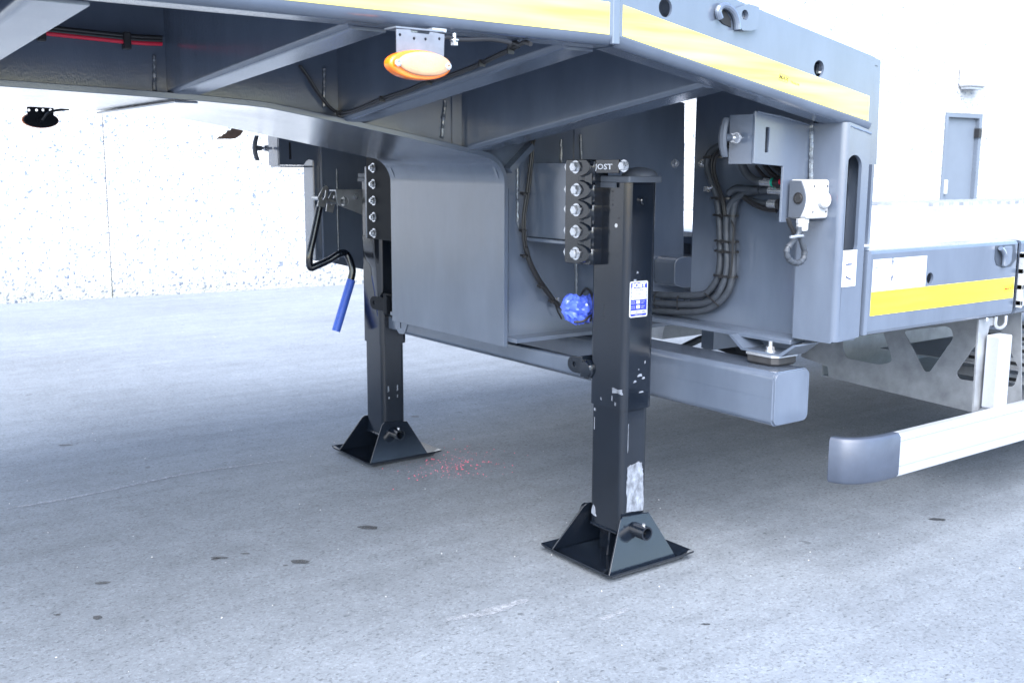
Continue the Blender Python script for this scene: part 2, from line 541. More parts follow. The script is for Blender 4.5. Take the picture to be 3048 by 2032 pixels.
# loose stones on the asphalt
bm = bmesh.new()
for k in range(700):
    x = random.uniform(.3, 7); y = random.uniform(1.2, 9)
    grain(bm, Vector((x, y, .001)), random.choice((.0012, .0016, .0022, .003)))
obj('loose_grit', bm, mat('pale_grit', (.42, .42, .42), .7), kind='stuff', sharp=10)

# ------------------------------------------------------------------ the building
def wy(x): return 10.27 - .092*x
b_root = empty('building', (8, wy(8), 0), 'white pebble dashed hall with a grey steel door behind the trailer', 'building')
ang = math.atan(-.092)
WU = Vector((math.cos(ang), math.sin(ang), 0)); WN = Vector((math.sin(ang), -math.cos(ang), 0))
def wp(s, z, off=0): return Vector((0, wy(0), 0)) + WU*s + WN*off + Vector((0, 0, z))
def wbox(s0, s1, z0, z1, o0, o1, bm=None):
    bm = bm or bmesh.new()
    vs = [bm.verts.new(wp(s, z, o)) for s in (s0, s1) for o in (o0, o1) for z in (z0, z1)]
    for f in ((0, 1, 3, 2), (4, 6, 7, 5), (0, 4, 5, 1), (2, 3, 7, 6), (0, 2, 6, 4), (1, 5, 7, 3)):
        bm.faces.new([vs[i] for i in f])
    return bm
def s_of(u, v):
    """distance along the wall of the pixel"""
    d = _F + _R*((u-1524)/FPX) - _U*((v-1016)/FPX)
    o = Vector((0, 0, CAM_H)); a = wp(0, 0)
    t = (a-o).dot(WN)/d.dot(WN); p = o+d*t
    return (p-a).dot(WU), p.z
ds0 = s_of(2821, 342)[0]; ds1, dz1 = s_of(2919, 348)
seam = s_of(325, 700)[0]
edges = [-14, seam-9.0, seam-4.5, seam, seam+4.5, ds0-.05, ds1+.05, ds1+5, ds1+10, ds1+30]
for i, (a, b_) in enumerate(zip(edges, edges[1:])):
    if abs(a-(ds0-.05)) < 1e-6:
        obj('wall_panel', wbox(a+.004, b_-.004, dz1+.04, 7.5, -.2, 0), M['wall'], b_root)
    else:
        obj('wall_panel', wbox(a+.004, b_-.004, 0, 7.5, -.2, 0), M['wall'], b_root)
obj('wall', wbox(-14, ds1+30, 0, 7.4, -.5, -.21), M['wall'], b_root, label='backing wall behind the panel joints')
M['door'] = mat('door_grey', (.12, .145, .185), .4, var=.05, vscale=2)
dr = obj('door', wbox(ds0+.03, ds1-.03, .02, dz1-.03, -.12, -.06), M['door'], b_root, label='grey steel door')
fb = wbox(ds0-.045, ds0+.025, .0, dz1+.035, -.12, .006); wbox(ds1-.025, ds1+.045, .0, dz1+.035, -.12, .006, fb); wbox(ds0+.025, ds1-.025, dz1-.025, dz1+.035, -.12, .006, fb)
obj('door_frame', fb, M['door'], b_root)
hs, hz = s_of(2818, 555)
obj('handle', wbox(hs-.03, hs+.05, hz-.12, hz+.1, -.06, -.01), M['white'], dr, bevel=.02)
obj('hinge', wbox(ds1-.05, ds1+.02, 1.72, 1.86, -.06, .03), M['plastic'], dr)
ls, lz = s_of(2875, 262)
lampb = wbox(ls-.2, ls+.2, lz, lz+.3, .0, .22)
lo = obj('wall_lamp', lampb, M['white'], b_root, bevel=.04, label='pale lamp housing above the door')
obj('lamp_glass', wbox(ls-.17, ls+.17, lz-.03, lz-.002, .04, .19), M['galv'], lo)

# ------------------------------------------------------------------ the trailer
T = empty('semi_trailer', (2.0, 3.06, 0), 'grey gooseneck low loader trailer standing on black landing legs with yellow reflective tape', 'trailer')
YS, YC = 1.78, 3.06
def mir(y): return 2*YC - y
SL = .17
def drop(x): return 0 if x <= 1.6 else -(x-1.6)*SL
XEND = 2.553

# --- near and far side rails: pressed channel with a kink at x = 1.6
def ring_rail(x, s=1):
    zb = 1.472 + drop(x)
    zt = 1.673 + drop(x)
    prof = [(0, zt-zb), (0, .022), (.0025, .013), (.008, .006), (.017, .001), (.026, 0), (.075, 0), (.075, .006), (.028, .006), (.018, .0085), (.0125, .013), (.0085, .020), (.007, zt-zb-.007), (.10, zt-zb-.007), (.10, zt-zb)]
    if s > 0: return [Vector((x, YS+a, zb+h)) for a, h in prof]
    return [Vector((x, mir(YS+a), zb+h)) for a, h in prof]
def rail_seg(x0, x1, s=1):
    return loft([ring_rail(x0, s), ring_rail(x1, s)])
# the sloped near part has real holes, so its face is a plate
def sloped_plane(x, h): return (x, 1.472 + drop(x) + h)
def rail_plate(x0, x1, holes):
    out = [sloped_plane(x0, .022), sloped_plane(x1, .022), sloped_plane(x1, .197), sloped_plane(x0, .197)]
    # origin frame: U = +x, V = +z, N = -y  (outside face at YS)
    return plate(out, holes, .007, (0, YS, 0), (1, 0, 0), (0, 0, 1))
rail1 = obj('side_rail', rail_seg(-.9, 1.592), M['paint'], T)
h1 = circ(1.748, 1.566, .021); h2 = circ(2.311, 1.465, .021)
ringcut = [(1.905, 1.628), (1.905, 1.585), (1.915, 1.562), (1.935, 1.548), (1.96, 1.540), (1.985, 1.540), (2.00, 1.548), (2.008, 1.56), (2.010, 1.5999)]
ringcut = [P(u, v, y=YS) for u, v in ((2128, 3), (2128, 48), (2145, 62), (2166, 78), (2185, 90), (2205, 95), (2225, 95), (2238, 88), (2246, 68), (2250, 24), (2215, 13), (2170, 9))]
ringcut = [(p.x, min(p.z, 1.657+drop(p.x))) for p in ringcut]
rp = rail_plate(1.606, XEND, [h1, h2])
# lower roll and inward lip of the sloped part
def ring_lip(x):
    zb = 1.472+drop(x)
    pr_ = [(0, .0225), (.0025, .013), (.008, .006), (.017, .001), (.026, 0), (.075, 0), (.075, .006), (.028, .006), (.018, .0085), (.0125, .013), (.0085, .0225)]
    return [Vector((x, YS+a, zb+h)) for a, h in pr_]
loft([ring_lip(1.606), ring_lip(XEND)], rp)
zt = lambda x: 1.673+drop(x)
loft([[Vector((x, YS, zt(x)-.0045)), Vector((x, YS+.003, zt(x)-.0005)), Vector((x, YS+.10, zt(x))), Vector((x, YS+.10, zt(x)-.007)), Vector((x, YS+.007, zt(x)-.007))] for x in (1.606, XEND)], rp)
rail2 = obj('side_rail', rp, M['paint'], T, label='sloping side rail with round holes')
bm = weld([(1.599, YS-.001, 1.478), (1.599, YS-.001, 1.67)], .0045)
obj('weld_bead', box(1.588, 1.610, YS-.002, YS+.01, 1.474, 1.672), M['paint'], rail1, bevel=.003)
obj('side_rail', rail_seg(-.9, 1.6, -1), M['paint'], T)
bm = rail_seg(1.602, XEND, -1)
obj('side_rail', bm, M['paint'], T)

# lashing ring in the rail
def lashing(cx, cz, r, parent, slope):
    t = lathe([(0, r), (.004, r*.98), (.018, r*.82), (.022, r*.7), (.020, r*.55), (-.006, r*.5)], (cx, YS-.002, cz), (0, -1, 0), hollow=True, sides=28)
    return obj('lashing_cup', t, M['paint'], parent)
cupc = P(2178, 55, y=YS)
fl = plate(rounded([(p.x, p.z) for p in (P(u, v, y=YS) for u, v in ((2175, 28), (2215, 14), (2248, 24), (2243, 88), (2222, 94), (2196, 93), (2186, 60)))], .006),
           [circ(P(2205, 47, y=YS).x, P(2205, 47, y=YS).z, .012)], .012, (0, YS-.0135, 0), (1, 0, 0), (0, 0, 1))
lr = obj('lashing_ring', fl, M['paint'], rail2)
bm = bmesh.new()
a = [Vector((P(u, v, y=YS).x, YS-.010, P(u, v, y=YS).z)) for u, v in ((2134, 58), (2128, 36), (2140, 20), (2160, 24), (2176, 42), (2184, 66), (2186, 90))]
tube(a, .0085, smooth=4, bm=bm)
obj('ring_bow', bm, M['paint'], rail2)
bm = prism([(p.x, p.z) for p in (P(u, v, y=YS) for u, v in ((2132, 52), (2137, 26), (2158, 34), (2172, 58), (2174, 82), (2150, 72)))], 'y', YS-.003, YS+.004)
obj('ring_recess_shade', bm, M['dark'], rail2)  # flat dark sheet, the recess shade is painted

# tape on the rails
def tapestrip(x0, x1, parent, m, z0=1.497, z1=1.563, y=YS):
    bm = bmesh.new()
    loft([[Vector((x, y-.0012, z0+drop(x))), Vector((x, y-.0012, z1+drop(x))), Vector((x, y, z1+drop(x))), Vector((x, y, z0+drop(x)))] for x in (x0, x1)], bm)
    return obj('reflective_tape', bm, m, parent)
t1 = tapestrip(-.9, 1.578, rail1, M['tapeglare'], 1.494, 1.562)
t2 = tapestrip(1.618, 2.535, rail2, M['tapeglare'])
tU = Vector((1, 0, -SL)).normalized(); tV = Vector((SL, 0, 1)).normalized()
# printed maker's mark on the tape: framed MAX and small TRAILER
pm = P(2331, 233, y=YS); pt = P(2362, 248, y=YS)
obj('print', text('MAX', .0135, pm+Vector((0, -.0016, 0)), tU, tV, .0002, sx=1.25, bold=.0004, shear=.2), mat('print_grey', (.12, .11, .06), .8, spec=.1), rail2)
bm = bmesh.new()
for a, b_, c_, d_ in ((-.017, .017, -.0085, -.0078), (-.017, .017, .0078, .0085), (-.017, -.0163, -.0085, .0085), (.0163, .017, -.0085, .0085)):
    q = [bm.verts.new(pm+Vector((0, -.0015, 0))+tU*i+tV*j) for i, j in ((a, c_), (b_, c_), (b_, d_), (a, d_))]
    bm.faces.new(q)
obj('print', bm, bpy.data.materials['print_grey'], rail2)
obj('print', text('TRAILER', .0075, pt+Vector((.004, -.0016, -.001)), tU, tV, .0002, sx=1.3), bpy.data.materials['print_grey'], rail2)

# --- neck underside / vertical flange: one bent plate
Y0, Y1 = 2.70, 3.42
prof = [(-.9, 1.408), (-.6, 1.402), (.5, 1.385), (.80, 1.377), (.995, 1.371), (1.13, 1.364), (1.18, 1.360), (1.24, 1.351), (1.40, 1.326), (1.60, 1.292), (1.82, 1.252)]
cx, cz, r = 1.875, 1.151, .09
for k in range(0, 13):
    a = rad(80 - k*80/12)
    prof.append((cx+r*math.cos(a)*1.0, cz+r*math.sin(a)))
prof.append((1.965, 1.0)); prof.append((1.965, .632))
def offset_prof(pr, d):
    out = []
    for i, p in enumerate(pr):
        a = Vector(pr[max(i-1, 0)]); b_ = Vector(pr[min(i+1, len(pr)-1)]); t = (b_-a).normalized()
        out.append((p[0]+t.y*d*-1, p[1]+t.x*d))
    return out
inner = offset_prof(prof, .016)
# inner side lies above / behind: flip sign if needed
if inner[2][1] < prof[2][1]: inner = offset_prof(prof, -.016)
bm = bmesh.new()
rings = [[Vector((a[0], Y0, a[1])), Vector((a[0], Y1, a[1])), Vector((b_[0], Y1, b_[1])), Vector((b_[0], Y0, b_[1]))] for a, b_ in zip(prof, inner)]
loft(rings, bm)
neck = obj('neck_flange', bm, M['paint'], T, bevel=.0015, sharp=25)
# webs of the neck box
def web(y0, y1, name='neck_web'):
    low = [(p[0], p[1]) for p in inner if p[0] < 1.93]
    pts = [(x, z-.001) for x, z in low] + [(1.972, 1.15), (1.978, .662), (2.812, .662), (2.785, 1.44), (1.65, 1.64), (-.9, 1.64)]
    return prism(pts, 'y', y0, y1)
w_near = obj('neck_web', web(2.725, 2.737), M['paint'], T)
obj('neck_web', web(mir(2.737), mir(2.725)), M['paint'], T)
# bottom flange of the deep part, weld lines
obj('web_flange', box(1.982, 2.81, 2.655, 2.80, .648, .662), M['paint'], w_near, bevel=.002)
obj('web_flange', box(1.982, 2.81, mir(2.80), mir(2.655), .648, .662), M['paint'], w_near, bevel=.002)
for uv0, uv1 in (((460, 165), (460, 270)), ((965, 205), (965, 320)), ((1325, 300), (1315, 412)), ((1670, 415), (1670, 485)), ((1728, 400), (1730, 480)), ((1715, 770), (1715, 880)), ((1540, 500), (1540, 660))):
    weldo([P(*uv0, y=2.722), P(*uv1, y=2.722)], .0055, w_near)
weldo([P(1540, 660, y=2.722), P(1547, 682, y=2.722), P(1562, 693, y=2.722)], .004, w_near)
weldo([P(1514, 985, y=2.712), P(1514, 560, y=2.712)], .0025, w_near, 'paint')
# thin joint lines beside two welds (plate edges standing 3 mm proud)
obj('stiffener', box(1.782, 1.800, 2.719, 2.7249, 1.27, 1.6), M['paint'], w_near)
obj('stiffener', box(2.268, 2.276, 2.721, 2.7249, 1.2, 1.5), M['paint'], w_near)
# seam strip across the underside
obj('seam_strip', box(.925, .985, Y0-.004, Y1+.002, 1.3645, 1.3705), M['paint'], neck, bevel=.003)
# closed bottom and hidden back of the neck box
obj('neck_bulkhead', box(2.795, 2.807, 2.74, 3.38, .665, 1.3), M['paint'], T)
# gusset beside the bend
obj('gusset', prism([(1.975, 1.205), (1.985, 1.19), (2.075, 1.268), (2.065, 1.283)], 'y', 2.685, 2.7249), M['paint'], w_near)

# --- outriggers: pressed L profiles tapering out to the rail
def outrigger(x0, x1, wd, zi, zo, near=True, ztop=1.66):
    def ring(y, z, zt_, x0, wd):
        pr_ = [(0, zt_-z), (0, .015), (.002, .008), (.007, .002), (.015, 0), (wd, 0), (wd, .006), (.016, .006), (.009, .009), (.006, .016), (.006, zt_-z)]
        yy = y if near else mir(y)
        return [Vector((x0+a, yy, z+h)) for a, h in pr_]
    return loft([ring(2.7245, zi, ztop, x0, wd), ring(1.857, zo, ztop, x1, wd*1.2)])
for x0, x1, wd, zi, zo in ((.375, .40, .085, 1.40, 1.464), (.915, .975, .072, 1.384, 1.4655), (1.40, 1.505, .078, 1.328, 1.4655), (1.82, 1.955, .085, 1.253, 1.404)):
    zt_ = 1.655+drop(x1+wd*1.2)
    obj('outrigger', outrigger(x0, x1, wd, zi, zo, True, zt_), M['paint'], T)
    obj('outrigger', outrigger(x0, x1, wd, zi, zo, False, zt_), M['paint'], T)
obj('outrigger', outrigger(-.25, -.25, .085, 1.40, 1.464), M['paint'], T)
# deck of the gooseneck
bm = loft([[Vector((x, 1.79, 1.655+drop(x))), Vector((x, mir(1.79), 1.655+drop(x))), Vector((x, mir(1.79), 1.668+drop(x))), Vector((x, 1.79, 1.668+drop(x)))] for x in (-.9, 1.6, XEND+.03)])
obj('neck_deck', bm, M['paint'], T)
obj('front_beam', box(-.96, -.905, 1.78, mir(1.78), 1.46, 1.673), M['paint'], T)

# deck end plate behind the rail end
bm = prism([(XEND+.002, 1.22), (XEND+.052, 1.22), (XEND+.042, 1.505), (XEND-.085, 1.527), (XEND-.085, 1.52), (XEND+.002, 1.50)], 'y', YS+.012, YS+.030)
obj('end_plate', bm, M['paint'], T)
obj('end_plate', box(XEND+.004, XEND+.016, YS+.03, 2.36, .74, 1.48), M['paint'], T)
obj('end_plate', box(XEND+.004, XEND+.016, mir(2.36), mir(YS+.03), .74, 1.48), M['paint'], T)
obj('light_block_roof', box(XEND+.035, 2.87, 2.28, mir(2.28), 1.455, 1.475), M['paint'], T)  # added unseen roof, keeps skylight off the neck web
obj('end_plate', box(2.856, 2.868, 1.98, 2.735, .74, 1.4545), M['paint'], T)  # added unseen plate, closes the rear opening to darken the web
obj('end_plate', box(2.856, 2.868, mir(2.735), mir(1.98), .74, 1.4545), M['paint'], T)  # far twin of the added light-blocking plate

# --- near corner post with slot
PX0, PX1 = 2.44, 2.553
def post(name='corner_post'):
    out = [(PX0+.018, .7275), (PX1, .733), (PX1, 1.312), (PX0+.018, 1.332)]
    slot = rrect(2.452, 2.520, .968, 1.245, .0335, 8)
    slot = [(x+(z-1.1)*-.0, z) for x, z in slot]
    bm = plate(out, [slot], .010, (0, YS, 0), (1, 0, 0), (0, 0, 1))
    # rolled corner and front face
    pr_ = []
    for k in range(0, 7):
        a = rad(k*15)
        pr_.append((PX0+.018-.018*math.sin(a), YS+.018-.018*math.cos(a)))
    outer = pr_ + [(PX0, 1.925)]
    inn = [(PX0+.018-.008*math.sin(rad(k*15)), YS+.018-.008*math.cos(rad(k*15))) for k in range(7)] + [(PX0+.010, 1.925)]
    rings = []
    for (a, b_) in zip(outer, inn):
        zt2 = 1.332
        zb2 = .7225 if a[1] > YS+.012 else .7275
        rings.append([Vector((a[0], a[1], zb2)), Vector((a[0], a[1], zt2)), Vector((b_[0], b_[1], zt2)), Vector((b_[0], b_[1], zb2))])
    loft(rings, bm)
    box(PX0+.012, PX1-.002, YS+.012, 1.925, .7235, .7305, bm)
    return obj(name, bm, M['paint'], T, sharp=28, label='corner post with a long slot')
post_o = post()
obj('post_inner', box(PX0+.02, PX1+.02, 1.93, 1.945, .74, 1.30), M['paint'], post_o)
weldo([P(2416, 372, x=PX0-.002), P(2414, 545, x=PX0-.002)], .0065, post_o)
weldo([(2.21, 1.893, 1.356), (2.3, 1.89, 1.346), (2.43, 1.89, 1.327)], .003, post_o, 'paint')
weldo([(PX0+.02, YS+.001, 1.322), (PX1, YS+.001, 1.304)], .0035, post_o, 'paint')
# far corner post and panel
bm = box(2.03, 2.30, 4.20, 4.30, .80, 1.42)
obj('corner_post', bm, M['paint'], T, bevel=.006)
bm = prism([(2.06, .80), (2.30, .742), (2.60, .742), (2.60, 1.42), (2.06, 1.42)], 'y', 4.175, 4.197)
obj('side_panel', bm, M['paint'], T)
weldo([(2.13, 4.172, .80), (2.13, 4.172, 1.2)], .0035, T)
obj('corner_post', box(2.45, 2.55, 4.20, 4.335, .73, 1.33), M['paint'], T, bevel=.006)

# --- transverse bulkhead behind the near leg
BX = 2.50
bm = box(BX, BX+.012, 1.935, 2.392, .70, 1.50)
box(BX, BX+.012, 2.392, 2.60, .70, .775, bm)
bulk = obj('bulkhead', bm, M['paint'], T)
bm = prism([(BX-.062, .700), (BX-.062, .712), (BX-.055, .716), (BX, .722), (BX, .700)], 'y', 1.93, 2.60)
obj('bottom_lip', bm, M['paint'], bulk, bevel=.002)
# slotted bracket plate
sp_ = [(2.205, 1.358), (2.439, 1.329), (2.439, 1.06), (2.328, 1.06), (2.328, 1.2135), (2.205, 1.2195)]
bm = plate(sp_, [rrect(2.249, 2.264, 1.250, 1.316, .002, 2)], .008, (0, 1.895, 0), (1, 0, 0), (0, 0, 1))
sb = obj('bracket_plate', bm, M['paint'], T, bevel=.0015)
bm = box(2.206, 2.212, 1.904, 1.985, 1.219, 1.350)
box(2.212, 2.30, 1.979, 1.985, 1.219, 1.350, bm)
box(2.212, 2.30, 1.904, 1.979, 1.219, 1.225, bm)
obj('bracket_box', bm, M['paint'], T)
# T handle clamp screw
def thandle(x, y, z, parent, s=1):
    bm = loft([[Vector((x+dx, y+a*.010, z+h)) for dx, a, h2 in ((0, -1, 0), (0, 1, 0), (.016, .8, 0), (.016, -.8, 0))] for dx0, h in ()]) if False else bmesh.new()
    rings = []
    for h, bow, wd in ((-.052, .014, .006), (-.046, .010, .010), (-.025, .003, .012), (0, 0, .0125), (.025, .003, .012), (.046, .010, .010), (.052, .014, .006)):
        rings.append([Vector((x-.010+bow*s, y+wd*cy_, z+h)) + Vector((t_, 0, 0)) for t_, cy_ in ((0, -.7), (-.003, 0), (0, .7), (.007, 1), (.014, .7), (.016, 0), (.014, -.7), (.007, -1))])
    loft(rings, bm)
    lathe([(0, .013), (.012, .0105), (.028, .0095), (.03, .008)], (x, y, z), (1, 0, 0), bm=bm, sides=16)
    o = obj('clamp_handle', bm, M['greyplastic'], parent)
    bm = cyl((x+.028, y, z), (x+.075, y, z), .006, sides=12)
    cyl((x+.038, y, z), (x+.052, y, z), .0135, sides=6, bm=bm)
    cyl((x+.052, y, z), (x+.055, y, z), .015, sides=16, bm=bm)
    obj('clamp_screw', bm, M['zinc'], o)
    return o
tp = P(2165, 416, x=2.135)
thandle(2.137, 1.945, 1.288, T)
# far-side bracket with its handle
bm = prism([(1.872, 1.215), (2.07, 1.215), (2.07, 1.36), (1.872, 1.36)], 'y', 4.195, 4.203)
fb_ = plate([(1.872, 1.215), (1.985, 1.215), (1.995, 1.232), (2.01, 1.240), (2.028, 1.236), (2.04, 1.222), (2.042, 1.212), (2.06, 1.212), (2.06, 1.36), (1.872, 1.36)], [rrect(1.918, 1.929, 1.24, 1.31, .002, 2)], .008, (0, 4.195, 0), (1, 0, 0), (0, 0, 1))
bb = obj('bracket_plate', fb_, M['paint'], T)
bm = box(1.870, 1.878, 4.204, 4.30, 1.213, 1.36); box(1.878, 2.05, 4.204, 4.30, 1.206, 1.213, bm)
obj('bracket_box', bm, M['paint'], T)
obj('slot_shade', box(1.90, 1.95, 4.206, 4.209, 1.23, 1.32), M['dark'], T)  # added dark sheet, painted shade behind the slot
thandle(1.79, 4.25, 1.285, T)

# --- stopper box on the web
bm = prism(rounded([(2.655, .80), (2.655, .885), (2.68, .897), (2.83, .897), (2.83, .785), (2.70, .785)], .012), 'y', 2.62, 2.7249)
obj('stop_block', bm, M['paint'], w_near, bevel=.004)
# nuts on the web and bulkhead
def hexbolt(p, axis, r=.012, h=.010, washer=True, stud=0, name='bolt', parent=None, m=None):
    p = Vector(p); a = Vector(axis).normalized()
    bm = bmesh.new()
    d0 = 0
    if washer:
        cyl(p, p+a*.0025, r*1.28, sides=20, bm=bm); d0 = .0025
    cyl(p+a*d0, p+a*(d0+h*.8), r, sides=6, bm=bm)
    cyl(p+a*(d0+h*.8), p+a*(d0+h), r*.98, r*.82, sides=6, bm=bm)
    if stud:
        cyl(p+a*(d0+h), p+a*(d0+h+stud), r*.5, sides=12, bm=bm)
    return obj(name, bm, m or M['zinc'], parent)
nb = hexbolt(P(2007, 487, y=2.7245), (0, -1, 0), .0125, .012, True, .005, 'nut', w_near)
hexbolt(P(2092, 487, x=BX), (-1, 0, 0), .010, .010, True, .004, 'nut', bulk)
hexbolt((2.475, 1.925, 1.226), (0, -1, 0), .016, .014, True, .006, 'nut', post_o)
bm = cyl((2.49, 1.93, 1.14), (2.49, 1.87, 1.15), .018, sides=20)
obj('hose_end', bm, M['steelpipe'], post_o)

# ------------------------------------------------------------------ landing legs
# near leg, built at its place, far leg = copies shifted by DY with its own bolting plate
LX0, LX1, LY0, LY1 = 2.08, 2.202, 2.25, 2.41
DY = 1.46
CXL, CYL = (LX0+LX1)/2, (LY0+LY1)/2
def rtube(x0, x1, y0, y1, z0, z1, r, th=.006, bm=None):
    bm = bm or bmesh.new()
    o = rrect(x0, x1, y0, y1, r, 6); i = rrect(x0+th, x1-th, y0+th, y1-th, max(r-th, .002), 6)
    rings = [[Vector((*p, z0)) for p in i], [Vector((*p, z0)) for p in o], [Vector((*p, z1)) for p in o]]
    loft(rings, bm, caps=False)
    bm.faces.new([v for v in bm.verts[-len(o):]]) if False else None
    return bm
leg = obj('landing_leg', rtube(LX0, LX1, LY0, LY1, .488, 1.165, .021), M['black'], T, label='near landing leg tube')
inner_leg = obj('inner_leg', rtube(LX0+.006, LX1-.009, LY0+.006, LY1-.005, .102, .60, .020), M['black'], leg)
obj('leg_end', prism(rrect(LX0+.002, LX1-.002, LY0+.004, LY1-.004, .02, 4), 'z', .098, .102), M['black'], leg)
# foot
def foot(cy):
    bm = bmesh.new()
    x0, x1 = 1.975, 2.300
    y0, y1 = cy-.162, cy+.162
    th = .006
    # base plate with turned up rims
    prof = [(y0-.006, .020), (y0+.012, .004), (y0+.03, 0.001), (y1-.03, .001), (y1-.012, .004), (y1+.006, .020)]
    prx = [(x0-.006, .016), (x0+.02, .002), (x0+.05, 0), (x1-.05, 0), (x1-.02, .002), (x1+.012, .022)]
    R = []
    for t in (0, 1):
        for yy, hy in prof:
            R.append([Vector((xx, yy, max(hy, hx)+.001+t*th)) for xx, hx in prx])
    n = len(prof)
    V_ = [[bm.verts.new(p) for p in r_] for r_ in R]
    for t in (0, 1):
        for i in range(n-1):
            for j in range(len(prx)-1):
                bm.faces.new((V_[t*n+i][j], V_[t*n+i][j+1], V_[t*n+i+1][j+1], V_[t*n+i+1][j]))
    for i in range(n-1):
        for j in (0, len(prx)-1):
            bm.faces.new((V_[i][j], V_[i+1][j], V_[n+i+1][j], V_[n+i][j]))
    for j in range(len(prx)-1):
        for i in (0, n-1):
            bm.faces.new((V_[i][j], V_[i][j+1], V_[n+i][j+1], V_[n+i][j]))
    return bm
ft = obj('foot', foot(CYL), M['black'], leg, sharp=50)
def cheek(y, s):
    # side plate of the foot, trapezium, leaning out slightly at the base
    pts = [(1.985, .010), (2.265, .010), (2.192, .155), (2.084, .161), (2.072, .153)]
    bm = bmesh.new()
    A = [bm.verts.new((x, y + s*(.056*(1-(z/.16))), z)) for x, z in pts]
    B = [bm.verts.new((x, y + s*(.056*(1-(z/.16)))+s*.006, z)) for x, z in pts]
    bm.faces.new(A); bm.faces.new(B)
    for i in range(len(pts)):
        bm.faces.new((A[i], A[(i+1) % len(pts)], B[(i+1) % len(pts)], B[i]))
    return bm
ck = obj('foot_cheek', cheek(LY0-.0, -1), M['black'], leg, bevel=.0015)
obj('foot_cheek', cheek(LY1+.0, 1), M['black'], leg, bevel=.0015)
bm = prism([(2.10, .01), (2.21, .01), (2.18, .097), (2.11, .097)], 'y', CYL-.004, CYL+.004)
box(2.135, 2.141, LY0+.004, LY1-.004, .01, .097, bm)
obj('foot_rib', bm, M['black'], leg)
pinc = P(1905, 1582, y=2.18)
bm = lathe([(0, .0215), (.058, .0215), (.058, .0165), (.005, .0165)], (2.120, LY0-.018, .120), (0, -1, 0), bm=None, hollow=True)
obj('foot_pin', bm, M['black'], leg)
bm = lathe([(0, .0215), (.04, .0215), (.04, .0165), (.01, .0165)], (2.120, LY1+.015, .120), (0, 1, 0), hollow=True)
obj('foot_pin', bm, M['black'], leg)
obj('split_pin', cyl((2.120, LY0-.060, .135), (2.120, LY0-.060, .147), .005, sides=10), M['zinc'], leg)
# fillet welds on the foot
weldo([(1.985, LY0-.062, .012), (2.255, LY0-.062, .012)], .004, leg, 'black')
weldo([(1.985, LY1+.062, .012), (2.255, LY1+.062, .012)], .004, leg, 'black')
weldo([(LX0+.004, LY0+.02, .102), (LX0+.004, LY1-.02, .102)], .004, leg, 'black')
# the parts both legs share are copied for the far leg
leg_far = copy_tree(leg, (0, DY, 0), T)
leg_far['label'] = 'far landing leg tube'
# scuffed patch only on the near leg
sc_pts = [P(u, v, y=LY0+.009) for u, v in ((1846, 1526), (1858, 1440), (1862, 1390), (1873, 1384), (1890, 1378), (1898, 1371), (1908, 1377), (1911, 1400), (1913, 1450), (1914, 1515))]
def jag(pts, n=6, a=.0022):
    out = []
    for i, p in enumerate(pts):
        q = pts[(i+1) % len(pts)]
        for k in range(n):
            t = k/n
            out.append((p[0]+(q[0]-p[0])*t+random.uniform(-a, a), p[1]+(q[1]-p[1])*t+random.uniform(-a, a)))
    return out
bm = prism(jag([(max(LX0+.028, min(p.x, LX1-.024)), p.z) for p in sc_pts]), 'y', LY0+.0040, LY0+.0060)
obj('scuffed_patch', bm, M['scuff'], leg, label='patch rubbed to bare steel')
bm = prism(jag([(LY1-.040, .130), (LY1-.018, .132), (LY1-.020, .145), (LY1-.028, .165), (LY1-.034, .150)], 3, .002), 'x', LX0+.0040, LX0+.0060)
obj('scuffed_patch', bm, M['scuff'], leg)
bm = prism(jag(rrect(2.255, 2.300, .538, .552, .002, 2), 2, .003), 'x', LX0-.0008, LX0+.001)
obj('scuffed_patch', bm, M['scuff'], leg)
def cap_parts(y0, y1, leg_, s=1):
    bm = prism(rounded([(LX0-.008, y0-.012), (LX1+.004, y0-.012), (LX1+.004, y1+.006), (LX0-.008, y1+.006)], .008), 'z', 1.165, 1.184)
    o = obj('leg_cap', bm, M['greyplastic'], leg_, bevel=.003)
    obj('cap_skirt', box(LX0-.0085, LX0-.004, y0+.045, y1+.004, 1.150, 1.1645), M['greyplastic'], leg_)
    # dome over the spindle
    bm = bmesh.new()
    cx_, cy_, r_ = LX1-.035, (y0+y1)/2-.035*s, .05
    rings = []
    for k in range(0, 7):
        a = rad(k*15)
        rings.append([Vector((cx_+r_*math.cos(a)*math.cos(t), cy_+r_*1.15*math.cos(a)*math.sin(t), 1.184+.026*math.sin(a))) for t in [2*math.pi*q/28 for q in range(28)]])
    loft(rings[:-1]+[[p.lerp(Vector((cx_, cy_, 1.21)), .97) for p in rings[-2]]], bm)
    obj('cap_dome', bm, M['greyplastic'], leg_)
cap_parts(LY0, LY1, leg)
cap_parts(LY0+DY, LY1+DY, leg_far)

# near bolting flange: pressed wing with scallops, ten bolts
WX = 2.046
def wing(y_in, y_out, sgn, leg_, zs, z0, z1):
    bm = plate(rounded([(y_in, z0), (y_out, z0), (y_out, z1), (y_in, z1)], .010), [], .009, (WX+.009, 0, 0), (0, 1, 0), (0, 0, 1), bev=.0015)
    return obj('mounting_flange', bm, M['black'], leg_)
zs = [1.2095, 1.1415, 1.0815, 1.0165, .950]
wing(2.372, 2.494, 1, leg, zs, .918, 1.232)
obj('backing_plate', prism(rounded([(2.38, .921), (2.500, .921), (2.500, 1.229), (2.38, 1.229)], .008), 'x', WX+.0105, WX+.019), M['black'], leg, bevel=.001)
